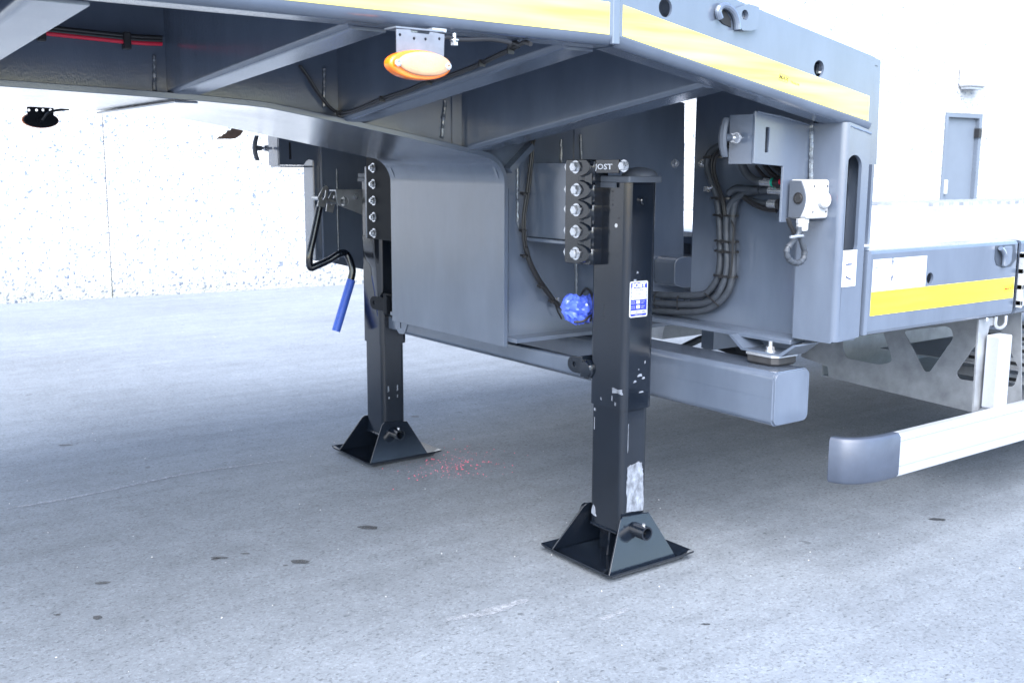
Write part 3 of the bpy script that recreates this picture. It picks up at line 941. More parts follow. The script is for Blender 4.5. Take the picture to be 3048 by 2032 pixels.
# scalloped web between flange and tube: a wall whose line swings round each bolt
bm = bmesh.new()
rings = []
N = 90
for i in range(N+1):
    z = .920+(1.230-.920)*i/N
    d = min(abs(z-q) for q in zs)
    s_ = max(0, 1-(d/.026)**2)**.5
    yb = 2.432 - .050*s_ if d < .026 else 2.432
    rings.append([Vector((WX-.001, yb-.018, z)), Vector((WX-.006, yb-.010, z)), Vector((WX-.001, yb, z)), Vector((WX+.012, yb, z)), Vector((LX0+.02, 2.385, z)), Vector((LX0+.02, 2.36, z)), Vector((WX+.004, 2.362, z))])
loft(rings, bm)
obj('scalloped_web', bm, M['black'], leg, sharp=60)
weldo([(LX0-.001, 2.368, .925), (LX0-.001, 2.368, 1.225)], .006, leg)
b0 = None
for z in zs:
    p = (WX-.0005, 2.4385+(.006 if z > 1.2 else 0), z)
    if b0 is None:
        b0 = hexbolt(p, (-1, 0, 0), .0155, .013, True, 0, 'bolt', leg)
    else:
        q = WP[b0].copy(); q.y = p[1]; q.z = z
        inst(b0, q)
for z in zs[:]:
    inst(b0, (WX+.017, 2.499, z))
# embossed name on the top web of the flange
bm = box(WX+.006, WX+.012, 2.262, 2.385, 1.192, 1.231)
obj('name_panel', bm, M['black'], leg, bevel=.001)
obj('embossed_name', text('JOST', .022, (WX+.0055, 2.325, 1.2095), (0, -1, 0), (0, 0, 1), .0012, sx=1.6, bold=.0004), M['zinc'], leg)
hexbolt((WX+.004, 2.235, 1.2125), (-1, 0, 0), .014, .012, True, 0, 'bolt', leg)
# side bolt and data plate
bm = lathe([(0, .017), (.003, .017), (.003, .0115), (.010, .0115), (.012, .009)], (2.135, LY0+.001, 1.112), (0, -1, 0), sides=24)
obj('stud', bm, M['black'], leg)
bm = lathe([(0, .0065), (.0006, .0062)], (LX0+.0005, 2.298, 1.040), (-1, 0, 0), sides=20)
obj('paint_dot', bm, M['label'], leg)
obj('paint_dot', lathe([(0, .0078), (.0003, .0076)], (LX0+.0004, 2.2975, 1.0395), (-1, 0, 0), sides=20), M['plateblue'], leg)
for i, (ch, zz) in enumerate((('8', 1.139), ('1', 1.127), ('4', 1.114), ('A', 1.100), ('/', 1.087), ('-', 1.068), ('G', 1.062))):
    yy = 2.316 if i < 6 else 2.288
    obj('stamp', text(ch, .010, (LX0-.0002, yy, zz), (0, 0, -1), (0, -1, 0), .0003), M['print'], leg)
obj('stamp', text('01-1100  2  0', .0095, (LX0-.0002, 2.345, .775), (0, 0, -1), (0, -1, 0), .0003), M['print'], leg)

dp_o = prism(rrect(2.096, 2.168, .770, .877, .006, 5), 'y', LY0-.0010, LY0+.001)
dp = obj('data_plate', dp_o, M['label'], leg)
def dpr(x0, x1, z0, z1, m, y=LY0-.0013, r=.0008):
    return prism(rrect(x0, x1, z0, z1, r, 2), 'y', y, LY0-.0009)
obj('data_field', dpr(2.0995, 2.1645, .7735, .8735, None, LY0-.0013, .004), M['plateblue'], leg)
bm = dpr(2.1015, 2.1625, .8445, .8565, None, LY0-.0016)
for z0, z1 in ((.8335, .8435), (.8225, .8325)): prism(rrect(2.1015, 2.1625, z0, z1, .0008, 2), 'y', LY0-.0016, LY0-.0012, bm)
for z0 in (.8100, .7955): prism(rrect(2.1225, 2.1365, z0, z0+.0105, .0008, 2), 'y', LY0-.0016, LY0-.0012, bm)
prism(rrect(2.1015, 2.1625, .7805, .7905, .0008, 2), 'y', LY0-.0016, LY0-.0012, bm)
obj('data_field', bm, M['label'], leg)
TX = dict(U=(1, 0, 0), V=(0, 0, 1))
def dtext(s, size, x, z, m, sx=1.0, bold=0, al='CENTER'):
    obj('print', text(s, size, (x, LY0-.0018, z), TX['U'], TX['V'], .0001, sx=sx, bold=bold, align=al), m, leg)
dtext('JOST', .0165, 2.132, .8645, M['label'], sx=1.55, bold=.0012)
dtext('OPTIMA', .0085, 2.132, .8505, M['print'], 1.2)
dtext('OPTIMA T', .0062, 2.132, .8385, M['plateblue'], 1.2)
dtext('2019  77246', .0062, 2.132, .8275, M['plateblue'], 1.3)
for s, z in (('Nutzlast', .8172), ('lifting cap.', .8118), ('stat. Last', .8030), ('stat. load', .7976)):
    dtext(s, .0042, 2.1017, z, M['label'], 1.0, al='LEFT')
for s, z in (('in Tonnen', .8172), ('metric t', .8118), ('in Tonnen', .8030), ('metric t', .7976)):
    dtext(s, .0042, 2.1400, z, M['label'], 1.0, al='LEFT')
bm = bmesh.new()
for k in range(16):
    x = 2.107+k*.0033
    if random.random() < .75: box(x, x+random.choice((.0006, .0012, .0018)), LY0-.0019, LY0-.0016, .7825, .7885, bm)
obj('print', bm, M['print'], leg)
dtext('Made in Germany', .0042, 2.132, .7768, M['label'], 1.0)

# scratches: thin pale chips on tubes
def chips(leg_, specs):
    bm = bmesh.new()
    for face, a, z, w_, h_ in specs:
        pts = jag([(a-w_, z-h_), (a+w_, z-h_*.8), (a+w_*.7, z+h_), (a-w_*.6, z+h_*.9)], 3, min(w_, h_)*.35)
        if face == 'y': prism(pts, 'y', CH_Y-.0008, CH_Y+.001, bm)
        else: prism(pts, 'x', CH_X-.0008, CH_X+.001, bm)
    obj('paint_chip', bm, M['scuff'], leg_, kind='stuff')
CH_Y, CH_X = LY0+.005+DY, LX0+.005
chips(leg_far, [('y', 2.112, .300, .004, .012), ('y', 2.155, .300, .003, .013), ('y', 2.114, .262, .003, .004), ('y', 2.155, .265, .002, .006)])
CH_Y, CH_X = LY0, LX0
chips(leg, [('y', 2.125, .575, .006, .003), ('y', 2.145, .592, .010, .005), ('y', 2.16, .582, .006, .003), ('y', 2.14, .61, .003, .002), ('y', 2.165, .63, .002, .004),
            ('y', 2.152, .54, .01, .002), ('x', 2.285, .505, .003, .006), ('x', 2.30, .52, .002, .008), ('x', 2.35, .51, .003, .004), ('y', 2.115, .88, .006, .003), ('y', 2.125, .903, .004, .003)])
CH_Y, CH_X = LY0+.005, LX0+.005
chips(leg, [('x', 2.385, .470, .003, .004), ('x', 2.385, .425, .0008, .02), ('y', 2.108, .40, .0006, .045)])

# bracket plate from web to near leg, with rolled lower rim
bm = box(2.075, 2.087, 2.46, 2.7249, .985, 1.222)
br = obj('leg_bracket', bm, M['paint'], T, bevel=.002)
bm = prism([(2.055, .972), (2.055, .984), (2.20, .984), (2.20, .972)], 'y', 2.47, 2.7249)
obj('bracket_rim', bm, M['paint'], br, bevel=.003)
# far leg: dark bracket plate with nuts
bm = plate(rounded([(3.425, .925), (3.735, .925), (3.735, 1.265), (3.425, 1.265)], .006), [], .012, (2.048, 0, 0), (0, 1, 0), (0, 0, 1), bev=.001)
fbp = obj('leg_bracket', bm, M['blackm'], T, label='far bracket plate with five nuts')
n0 = None
for z in (1.205, 1.1415, 1.077, 1.0125, .949):
    if n0 is None: n0 = hexbolt((2.0355, 3.675, z), (-1, 0, 0), .0150, .010, True, .006, 'nut', fbp)
    else:
        q = WP[n0].copy(); q.z = z; inst(n0, q)
weldo([(2.034, 3.505, .985), (2.034, 3.505, 1.17)], .006, fbp)
weldo([(2.034, 3.525, .985), (2.034, 3.525, 1.17)], .005, fbp)
obj('mounting_flange', box(2.050, 2.060, 3.64, 3.775, .925, 1.21), M['paint'], leg_far, bevel=.002)
# pressed cranked gearbox hump on the far leg
bm = bmesh.new()
rings = []
for z, w_ in ((.93, .055), (.86, .05), (.80, .02), (.70, .008), (.60, .0)):
    rings.append([Vector((LX0-.02*w_/.055, 3.73, z)), Vector((LX0-.02*w_/.055, 3.73+w_*1.5+.01, z)), Vector((LX0+.01, 3.80+w_, z)), Vector((LX0+.01, 3.72, z))])
loft(rings, bm)
obj('gear_cover', bm, M['black'], leg_far, bevel=.004)

# --- brace tube between the legs
bm = tube([(2.125, LY1-.01, .578), (2.125, 3.70, .578)], .001)
bm.free()
bm = bmesh.new()
loft([[Vector((x, y, z)) for x, z in rounded([(2.115, .552), (2.150, .552), (2.150, .607), (2.115, .607)], .008)] for y in (2.405, 3.715)], bm)
brace = obj('cross_brace', bm, M['paint'], T, sharp=50)
def lug(x, y, z, s, parent, L=.095, m='black'):
    out = rounded([(y, z-.026), (y+s*(L-.02), z-.026), (y+s*L, z-.012), (y+s*L, z+.012), (y+s*(L-.02), z+.026), (y, z+.028)], .012)
    bm = plate(out if s > 0 else out[::-1], [circ(y+s*(L-.033), z, .0085, 16)], .008, (x, 0, 0), (0, -1, 0) if False else (0, 1, 0), (0, 0, 1), bev=.001)
    return obj('brace_lug', bm, M[m], parent)
lug(2.106, 2.440, .592, 1, brace)
obj('clamp_bolt', lathe([(0, .030), (.010, .030), (.012, .026), (.018, .024), (.019, .008)], (2.085, 2.415, .592), (-.55, .0, 0), sides=28), M['black'], brace)
bm = box(2.066, 2.12, 2.428, 2.436, .566, .632)
obj('clamp_plate', bm, M['black'], brace, bevel=.003)
lug(2.046, 3.57, .668, 1, brace, .155, 'blackm')
obj('clamp_plate', box(2.03, 2.078, 3.575, 3.605, .632, .706), M['blackm'], brace, bevel=.004)
obj('clamp_plate', box(2.05, 2.078, 3.54, 3.64, .625, .712), M['blackm'], brace, bevel=.004)
bm = plate(rounded([(3.40, .63), (3.49, .63), (3.50, .595), (3.47, .572), (3.43, .575), (3.415, .60)], .006), [rrect(3.452, 3.462, .595, .625, .004, 3)], .007, (2.03, 0, 0), (0, 1, 0), (0, 0, 1))
obj('rope_hook', bm, M['paint'], brace)

# --- crank at the far leg
CY_ = 3.99
shaft = [(2.13, 3.90, 1.068), (2.13, 3.99, 1.068)]
bm = tube([P(1105, 605, y=CY_), P(1030, 601, y=CY_)], .014, sides=16)
tube([P(1035, 601, y=CY_), P(965, 598, y=CY_)], .0115, sides=16, bm=bm)
lathe([(0, .024), (.012, .024), (.014, .018)], P(1027, 600, y=CY_), (-1, 0, 0), bm=bm, sides=20)
ck_ = obj('crank_shaft', bm, M['steelpipe'], T)
q0, q1, q2, q3, q4 = P(952, 612, y=CY_), P(918, 775, y=CY_), P(1030, 760, y=CY_-.03), P(1049, 800, y=CY_-.05), P(1044, 835, y=CY_-.05)
bm = tube([q0, q0.lerp(q1, .5), q0.lerp(q1, .9), q1+Vector((.008, 0, -.028)), q1.lerp(q2, .18)+Vector((0, 0, -.028)), q1.lerp(q2, .55)+Vector((0, 0, -.010)), q2+Vector((-.03, 0, .008)), q2+Vector((.004, 0, .003)), q3, q4], .0152, sides=14, smooth=5)
crank = obj('crank_handle', bm, M['black'], T, label='bent black crank with a blue grip')
g0, g1 = P(1046, 832, y=CY_-.05), P(1000, 985, y=CY_-.05)
bm = lathe([(0, .0152), (.001, .0182), ((g1-g0).length, .0182), ((g1-g0).length, .013)], g0, (g1-g0), sides=20)
obj('grip', bm, M['blue'], crank)
# clevis ears of the crank joint and the bearing bracket
def ear(u0, v0, y, parent):
    a = [P(u, v, y=y) for u, v in ((u0-12, v0+62), (u0-8, v0+30), (u0+4, v0+6), (u0+14, v0), (u0+20, v0+8), (u0+17, v0+30), (u0+8, v0+66))]
    hole = [P(u, v, y=y) for u, v in ((u0, v0+38), (u0+7, v0+16), (u0+12, v0+14), (u0+10, v0+32), (u0+4, v0+44))]
    bm = plate([(p.x, p.z) for p in a], [[(p.x, p.z) for p in hole]], .006, (0, y, 0), (1, 0, 0), (0, 0, 1))
    return obj('clevis_ear', bm, M['steelpipe'], parent)
ear(958, 552, CY_-.02, ck_); ear(983, 567, CY_+.02, ck_)
obj('clevis_pin', cyl(P(952, 590, y=CY_-.035), P(952, 590, y=CY_-.035)+Vector((0, .06, 0)), .009, sides=16), M['steelpipe'], ck_)
pp = [P(u, v, y=CY_-.03) for u, v in ((1000, 568), (1082, 570), (1082, 640), (1010, 612), (1003, 600))]
hh = P(1026, 600, y=CY_-.03)
bm = plate([(p.x, p.z) for p in pp], [circ(hh.x, hh.z, .020, 18)], .006, (0, CY_-.03, 0), (1, 0, 0), (0, 0, 1))
box(pp[0].x, pp[1].x+.02, CY_-.03, CY_+.03, pp[0].z-.002, pp[0].z+.004, bm)
obj('bearing_bracket', bm, M['galv'], ck_)
obj('clamp_bolt', cyl(P(1060, 590, y=CY_-.03), P(1060, 582, y=CY_-.05), .008, sides=6), M['zinc'], ck_)

# ------------------------------------------------------------------ bumper beam and rubber stop
TX0, TX1, TZ0, TZ1 = 2.335, 2.494, .474, .633
bm = loft([[Vector((x, y, z)) for x, z in rrect(TX0, TX1, TZ0, TZ1, .020, 6)] for y in (1.904, mir(1.904))])
beam = obj('cross_beam', bm, M['paint'], T, sharp=50)
bm = prism(rrect(TX0+.004, TX1-.003, TZ0+.003, TZ1-.003, .020, 6), 'y', 1.896, 1.904)
obj('end_cap', bm, M['paint'], beam, bevel=.0015)
weldo([(TX0+.005, 1.9045, TZ0+.02), (TX0+.003, 1.9045, TZ1-.02)], .0025, beam, 'paint')
weldo([(TX0+.02, 1.9045, TZ1-.003), (TX1-.02, 1.9045, TZ1-.003)], .002, beam, 'paint')
def taper_ring(cx, cy, a, b_, z, cut):
    return [Vector((cx+x, cy+y, z)) for x, y in ((-a+cut, -b_), (a-cut, -b_), (a, -b_+cut), (a, b_-cut), (a-cut, b_), (-a+cut, b_), (-a, b_-cut), (-a, -b_+cut))]
for cy_ in (2.01, mir(2.01)):
    cxp = 2.455
    bm = loft([taper_ring(cxp, cy_, .048, .052, .6335, .014), taper_ring(cxp, cy_, .055, .060, .641, .016), taper_ring(cxp, cy_, .055, .060, .660, .016)])
    pad = obj('rubber_stop', bm, M['rubber'], beam)
    obj('stop_plate', loft([taper_ring(cxp, cy_, .058, .063, .6605, .016), taper_ring(cxp, cy_, .058, .063, .667, .016)]), M['zinc'], beam)
bm = bmesh.new()
# hanging tray bracket above the stop
for sgn in (-1, 1):
    A = [(2.01+sgn*.118, .7085), (2.01+sgn*.068, .6745), (2.01+sgn*.068, .6675), (2.01+sgn*.075, .6675), (2.01+sgn*.125, .7045), (2.01+sgn*.125, .7085)]
    prism(A if sgn > 0 else A[::-1], 'x', 2.405, 2.51, bm)
box(2.405, 2.51, 1.942, 2.078, .6675, .6735, bm)
hb_ = obj('stop_bracket', bm, M['paint'], T)
obj('bracket_back', prism([(1.90, .7085), (1.945, .6740), (2.075, .6740), (2.12, .7085)], 'x', 2.500, 2.506), M['paint'], hb_)
hexbolt((2.43, 1.995, .6736), (0, 0, 1), .0125, .012, True, .016, 'nut', hb_)
obj('seam_line', box(TX0-.0006, TX0+.002, 1.905, 2.6, .5568, .5580), M['paint'], beam)

# ------------------------------------------------------------------ low deck behind
def low_rail(x0, x1, holes, sgn=1):
    out = [(x0+.014, .745), (x1, .745), (x1, .968), (x0+.014, .968)]
    bm = plate(out, holes, .008, (0, YS, 0), (1, 0, 0), (0, 0, 1))
    pr_ = [(0, .745), (.004, .736), (.014, .731), (.08, .731), (.08, .738), (.016, .739), (.010, .745)]
    loft([[Vector((x, YS+a, z)) for a, z in pr_] for x in (x0+.014, x1)], bm)
    pr_ = [(0, .968), (.003, .975), (.010, .979), (.10, .979), (.10, .972), (.012, .971), (.008, .968)]
    loft([[Vector((x, YS+a, z)) for a, z in pr_] for x in (x0+.014, x1)], bm)
    return bm
hole_c = P(2768, 828, y=YS)
lring = P(2990, 762, y=YS)
lr1 = obj('side_rail', low_rail(2.575, 3.392, [circ(hole_c.x, hole_c.z, .0175)]), M['paint'], T, label='low deck side rail with yellow tape')
bm = loft([[Vector((2.575+a, YS+b_, z)) for a, b_ in ((.014, 0), (.004, .004), (0, .014), (0, .08), (.006, .08), (.008, .016), (.014, .008))] for z in (.735, .977)])
obj('rail_corner', bm, M['paint'], lr1)
bm = bmesh.new()
box(2.600, 3.386, YS-.0012, YS, .790, .858, bm)
obj('reflective_tape', bm, M['tape'], lr1)
bm = box(2.60, 2.868, YS-.0010, YS-.0001, .860, .952)
obj('sticker', bm, M['label'], lr1)
def glyphs(uvs, y, parent, m=None):
    bm = bmesh.new()
    for (u0, v0), (u1, v1), w_ in uvs:
        a, b_ = P(u0, v0, y=y), P(u1, v1, y=y)
        d = (b_-a).normalized(); n_ = Vector((-d.z, 0, d.x))*w_
        bm.faces.new([bm.verts.new(q) for q in (a+n_, b_+n_, b_-n_, a-n_)])
    return obj('print', bm, m or M['print'], parent)
M['printblue'] = mat('print_faded_blue', (.05, .07, .14), .6)
glyphs([((2658, 768), (2658, 788), .003), ((2651, 778), (2664, 778), .001), ((2650, 791), (2666, 792), .0007), ((2656, 818), (2654, 836), .003), ((2646, 826), (2664, 825), .0012), ((2650, 840), (2658, 841), .0007),
        ((2605, 797), (2615, 796), .0012), ((2606, 800), (2606, 805), .0008)], YS-.0013, lr1, M['printblue'])
bm = box(2.458, 2.520, YS-.0012, YS-.0001, .882, .984)
obj('sticker', bm, M['label'], post_o)
glyphs([((2518, 788), (2536, 786), .0022), ((2526, 776), (2527, 787), .0015), ((2517, 824), (2533, 832), .0022), ((2519, 820), (2522, 830), .0012)], YS-.0015, post_o, M['printblue'])
pm = P(2999, 859, y=YS)
obj('print', text('MAX', .0135, pm+Vector((0, -.0016, 0)), (1, 0, 0), (0, 0, 1), .0002, sx=1.5, bold=.0005, shear=.15), M['printred'], lr1)
bm = bmesh.new()
for a, b_, c_, d_ in ((-.024, .024, -.0095, -.0085), (-.024, .024, .0085, .0095), (-.024, -.023, -.0095, .0095), (.023, .024, -.0095, .0095)):
    bm.faces.new([bm.verts.new(pm+Vector((i, -.0015, j))) for i, j in ((a, c_), (b_, c_), (b_, d_), (a, d_))])
obj('print', bm, M['printred'], lr1)
glyphs([((3011, 859), (3018, 858), .0015)], YS-.0015, lr1, M['printred'])
# lashing ring at the end of the low rail
def lash(pts_plate, hole, cup, parent):
    bm = plate(rounded([(p.x, p.z) for p in pts_plate], .012), [circ(hole.x, hole.z, .012, 18)], .010, (0, YS-.004, 0), (1, 0, 0), (0, 0, 1), bev=.002)
    o = obj('lashing_ring', bm, M['paint'], parent)
    bm = bmesh.new()
    tube(cup, .008, smooth=4, bm=bm)
    obj('ring_bow', bm, M['paint'], parent)
    return o
Q = lambda u, v: P(u, v, y=YS)
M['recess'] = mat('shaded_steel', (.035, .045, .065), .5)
obj('ring_recess_shade', prism([(p.x, p.z) for p in (Q(2963, 732), Q(3020, 727), Q(3024, 770), Q(3008, 792), Q(2985, 797), Q(2965, 788), Q(2960, 770))], 'y', YS-.002, YS+.004), M['recess'], lr1)  # flat plate with the shade of the recess in its colour
lash([Q(2985, 733), Q(3012, 731), Q(3008, 780), Q(2992, 795), Q(2982, 790)], Q(2987, 754), [Vector((Q(u, v).x, YS-.012, Q(u, v).z)) for u, v in ((2968, 738), (2976, 748), (2980, 765), (2978, 790))], lr1)
# next rail section with a ladder like pocket
lr2 = obj('side_rail', low_rail(3.40, 8.5, []), M['paint'], T, label='rear section of the low deck rail')
bm = bmesh.new()
for z in (.762, .815, .868, .92): box(3.405, 4.3, YS-.02, YS-.001, z, z+.018, bm)
box(3.405, 3.417, YS-.02, YS-.001, .755, .94, bm)
obj('stake_pocket', bm, M['alu'], lr2, bevel=.002)
obj('pocket_back', box(3.418, 4.3, YS-.006, YS-.001, .757, .938), M['galv'], lr2)
bm = box(2.575, 8.5, YS+.11, mir(YS+.11), .955, .972)
M['deck'] = mat('deck_boards', (.62, .63, .65), .5, var=.08, vscale=5, stretch=(1, 12, 1))
nb_ = 12
yy0, yy1 = YS+.102, mir(YS+.102)
dk = obj('deck', box(2.875, 8.5, yy0, yy1, .93, .955), M['paint'], T)
obj('deck', box(2.60, 2.874, yy0, 2.28, .93, .9545), M['paint'], dk)
bd = None
for k in range(nb_):
    a = yy0+(yy1-yy0)*k/nb_; b_ = yy0+(yy1-yy0)*(k+1)/nb_
    if k < 2: obj('deck_board', box(2.60, 8.5, a+.002, b_-.002, .9555, .974), M['deck'], dk)
    elif bd is None: bd = obj('deck_board', box(2.875, 8.5, a+.002, b_-.002, .9555, .974), M['deck'], dk)
    else:
        q = WP[bd].copy(); q.y = (a+b_)/2; inst(bd, q)
bm = box(5.63, 6.0, 3.24, 3.60, .9745, .982)
obj('deck_hatch', bm, M['galv'], dk)
bm = bmesh.new()
for k in range(20): box(6.2+k*.12, 6.26+k*.12, 3.9, 4.32, .9745, 1.0, bm)
obj('grip_ribs', bm, M['galv'], dk)
bm = low_rail(2.575, 8.5, [])
for v_ in bm.verts: v_.co.y = mir(v_.co.y)
obj('side_rail', bm, M['paint'], T)
for x in (3.6, 4.6, 5.6, 6.6, 7.6):
    obj('cross_member', box(x, x+.08, 1.87, mir(1.87), .78, .93), M['paint'], T)
obj('chassis_beam', box(2.846, 8.5, 2.60, 2.66, .55, .93), M['paint'], T)
obj('chassis_beam', box(2.846, 8.5, mir(2.66), mir(2.60), .55, .93), M['paint'], T)

# --- side guard: two aluminium planks as one extruded bar, rounded grey end
def gring(x):
    pr_ = [(0, .316), (.0, .335), (.006, .337), (.006, .343), (0, .345), (0, .412), (.006, .414), (.006, .420), (0, .422), (.004, .442), (.028, .442), (.030, .438), (.030, .318), (.028, .312), (.004, .312)]
    return [Vector((x, 1.712+a, z)) for a, z in pr_]
bm = loft([gring(2.675), gring(8.5)])
gd = obj('side_guard', bm, M['alu'], T, sharp=20, label='white aluminium side guard bar')
# end piece curving inwards
bm = bmesh.new()
path = [(2.682, 1.706), (2.63, 1.706), (2.575, 1.712), (2.525, 1.728), (2.485, 1.758), (2.468, 1.80)]
path = smooth_path([Vector((a, b_, 0)) for a, b_ in path], 4)
rings = []
for i, p in enumerate(path):
    t = (path[min(i+1, len(path)-1)]-path[max(i-1, 0)]).normalized(); n_ = Vector((-t.y, t.x, 0)) * -1
    q = [(0, .322), (0, .436), (.008, .446), (.030, .446), (.036, .438), (.036, .318), (.030, .311), (.008, .311)]
    rings.append([Vector((p.x, p.y, z)) + n_*a for a, z in q])
loft(rings, bm)
obj('guard_end', bm, M['endplastic'], gd, bevel=.003, sharp=45)
# hanger
bm = plate([(3.225, .727), (3.235, .415), (3.31, .43), (3.285, .67), (3.295, .70), (3.325, .70), (3.33, .727)], [], .006, (0, 1.80, 0), (1, 0, 0), (0, 0, 1))
hg = obj('guard_hanger', bm, M['galv'], T)
bm = box(3.262, 3.338, 1.742, 1.792, .43, .675)
obj('hanger_post', bm, M['alu'], hg, bevel=.006)
bm = tube([(3.32, 1.795, .73), (3.32, 1.795, .70), (3.34, 1.79, .69), (3.37, 1.79, .70), (3.372, 1.79, .73)], .006, sides=8, smooth=3)
obj('hanger_clip', bm, M['galv'], hg)
hexbolt((3.25, 1.79, .725), (0, -1, 0), .008, .006, False, 0, 'bolt', hg)

# --- galvanised pallet box under the deck, front wall with triangular openings
GX = 3.60
def g2(pts): return [(-P(u, v, x=GX).y, P(u, v, x=GX).z) for u, v in pts]
outl = g2([(2385, 900), (2385, 1062), (2462, 1090), (2466, 1120), (2482, 1126), (3040, 1262), (3040, 850)])
hA = rounded(g2([(2512, 940), (2510, 1040), (2520, 1066), (2617, 1086), (2655, 1076), (2650, 1050), (2612, 940)]), .02)
hB = rounded(g2([(2690, 985), (2752, 1106), (2768, 1106), (2838, 1006), (2832, 978), (2815, 970)]), .016)
hC = rounded(g2([(2945, 965), (2845, 1110), (2855, 1128), (3018, 1152), (3034, 1100), (2970, 965)]), .018)
bm = plate(outl, [hA, hB, hC], .004, (GX, 0, 0), (0, -1, 0), (0, 0, 1))
gb = obj('pallet_box', bm, M['galv'], T, label='galvanised box with triangular openings')
obj('box_floor', box(3.605, 4.6, 1.85, 2.68, .352, .356), M['galv'], gb)
obj('box_side', box(3.605, 4.6, 2.68, 2.684, .352, .60), M['galv'], gb)
# shelf inside the box; its slots are dark strips, shade put into colour
obj('shelf', box(3.66, 4.5, 1.852, 2.45, .495, .499), M['galv'], gb)
sl_ = None
for k, (z, y0, y1) in enumerate(((.655, 1.86, 2.02), (.610, 1.86, 2.06), (.565, 1.88, 2.04), (.515, 1.86, 2.10), (.455, 1.90, 2.00))):
    obj('slot_plate', box(3.70+.004*k, 3.703+.004*k, 1.852, 2.16, z-.018, z+.016), M['galv'], gb)
    obj('slot', box(3.697+.004*k, 3.6985+.004*k, y0, y1, z-.010, z+.002), M['dark'], gb, bevel=.004)
# far box
gb2 = obj('pallet_box', box(3.55, 4.7, 3.57, 3.574, .398, .72), M['galv'], T, label='far galvanised box with stamped numbers')
obj('box_side', prism([(3.572, .72), (3.54, .52), (3.574, .40), (4.17, .40), (4.17, .72)], 'x', 3.548, 3.552), M['galv'], gb2)
obj('box_floor', box(3.55, 4.7, 3.575, 4.17, .394, .398), M['galv'], gb2)
obj('stamp', text('508508', .045, P(2022, 958, y=3.565), (1, 0, 0), (0, 0, 1), .0006, sx=1.3, mirror=False), M['print'], gb2)
# dark hydraulic block and hose behind the beam
bm = tube([P(2020, 1040, y=2.9), P(2060, 1020, y=2.9), P(2100, 1004, y=2.9), P(2150, 998, y=2.9)], .014, smooth=5)
hz_ = obj('hose', bm, M['hose'], T)
bm = tube([P(2100, 1040, y=2.9), P(2130, 1025, y=2.9), P(2165, 1022, y=2.9)], .014, smooth=4, bm=None)
obj('hose', bm, M['hose'], T)
bm = cyl(P(2148, 1000, y=2.9), P(2172, 998, y=2.9), .018, sides=6); cyl(P(2128, 1024, y=2.9), P(2160, 1022, y=2.9), .018, sides=6, bm=bm)
obj('hose_fitting', bm, M['blackm'], T)
bm = cyl(P(2170, 998, y=2.9), P(2176, 998, y=2.9), .019, sides=16); cyl(P(2148, 1023, y=2.9), P(2154, 1023, y=2.9), .019, sides=16, bm=bm)
obj('seal_ring', bm, M['green'], T)
bm = prism([(P(u, v, y=2.9).x, P(u, v, y=2.9).z) for u, v in ((2172, 985), (2240, 970), (2260, 1080), (2170, 1045), (2158, 1020), (2165, 1005))], 'y', 2.86, 2.98)
obj('valve_block', bm, M['blackm'], T, bevel=.004)

# ------------------------------------------------------------------ hoses and ties on the bulkhead
HX = BX-.030
def bp(u, v, x=HX): return P(u, v, x=x)
hA_ = [(2235, 395), (2190, 405), (2146, 432), (2115, 454), (2104, 489), (2115, 534), (2133, 579), (2141, 650), (2144, 721), (2144, 779), (2137, 824), (2120, 855), (2093, 876), (2030, 880), (1935, 876)]
hB_ = [(2305, 567), (2270, 567), (2231, 572), (2190, 590), (2168, 623), (2162, 668), (2164, 735), (2164, 793), (2155, 837), (2133, 880), (2097, 902), (2030, 906), (1935, 900)]
hC_ = [(2305, 606), (2270, 606), (2235, 598), (2205, 580), (2190, 600), (2182, 640), (2180, 712), (2181, 779), (2180, 824), (2166, 869), (2137, 902), (2093, 924), (2030, 928), (1945, 924)]
for i, h in enumerate((hA_, hB_, hC_)):
    obj('hose', tube([bp(u, v, HX-(.006 if i == 1 else 0)) for u, v in h], .0112, sides=12, smooth=5), M['hose'], T)
obj('hose', tube([bp(u, v, HX-.03) for u, v in ((2195, 455), (2208, 490), (2225, 520), (2250, 538), (2275, 541))], .0125, sides=12, smooth=5), M['hose'], T)
obj('hose', tube([bp(u, v, HX-.012) for u, v in ((2170, 575), (2190, 562), (2225, 563), (2262, 566))], .0112, sides=12, smooth=5), M['hose'], T)
for pts, rr in (([(2235, 375), (2180, 420), (2133, 452), (2120, 480), (2122, 520), (2135, 560), (2150, 600), (2156, 640)], .0042),
                ([(2235, 383), (2185, 428), (2140, 458), (2127, 485), (2129, 520), (2142, 562), (2155, 600), (2160, 640)], .0042),
                ([(2250, 495), (2270, 520), (2290, 535)], .005), ([(2275, 490), (2300, 520), (2325, 535)], .008), ([(2300, 490), (2325, 512)], .008),
                ([(2215, 585), (2245, 605), (2275, 618), (2310, 621)], .0055), ([(2212, 590), (2245, 612), (2280, 625), (2312, 628)], .0055),
                ([(2176, 655), (2184, 680), (2181, 730), (2178, 790), (2172, 822)], .003)):
    obj('cable', tube([bp(u, v, HX-.018) for u, v in pts], rr, sides=8, smooth=4), M['plastic'], T)
def fitting(u0, v0, u1, v1, r, m, name='hose_fitting', x=HX-.02):
    return obj(name, cyl(bp(u0, v0, x), bp(u1, v1, x), r, sides=20), m, T)
f_ = fitting(2266, 541, 2300, 543, .0125, M['zinc'], x=HX-.03); fitting(2299, 543, 2308, 543, .013, M['green'], 'seal_ring', x=HX-.03); fitting(2306, 543, 2328, 544, .0135, M['plastic'], x=HX-.03)
fitting(2290, 567, 2330, 569, .0115, M['zinc']); fitting(2288, 606, 2318, 608, .0125, M['zinc']); fitting(2316, 608, 2326, 608, .0165, M['plastic'])
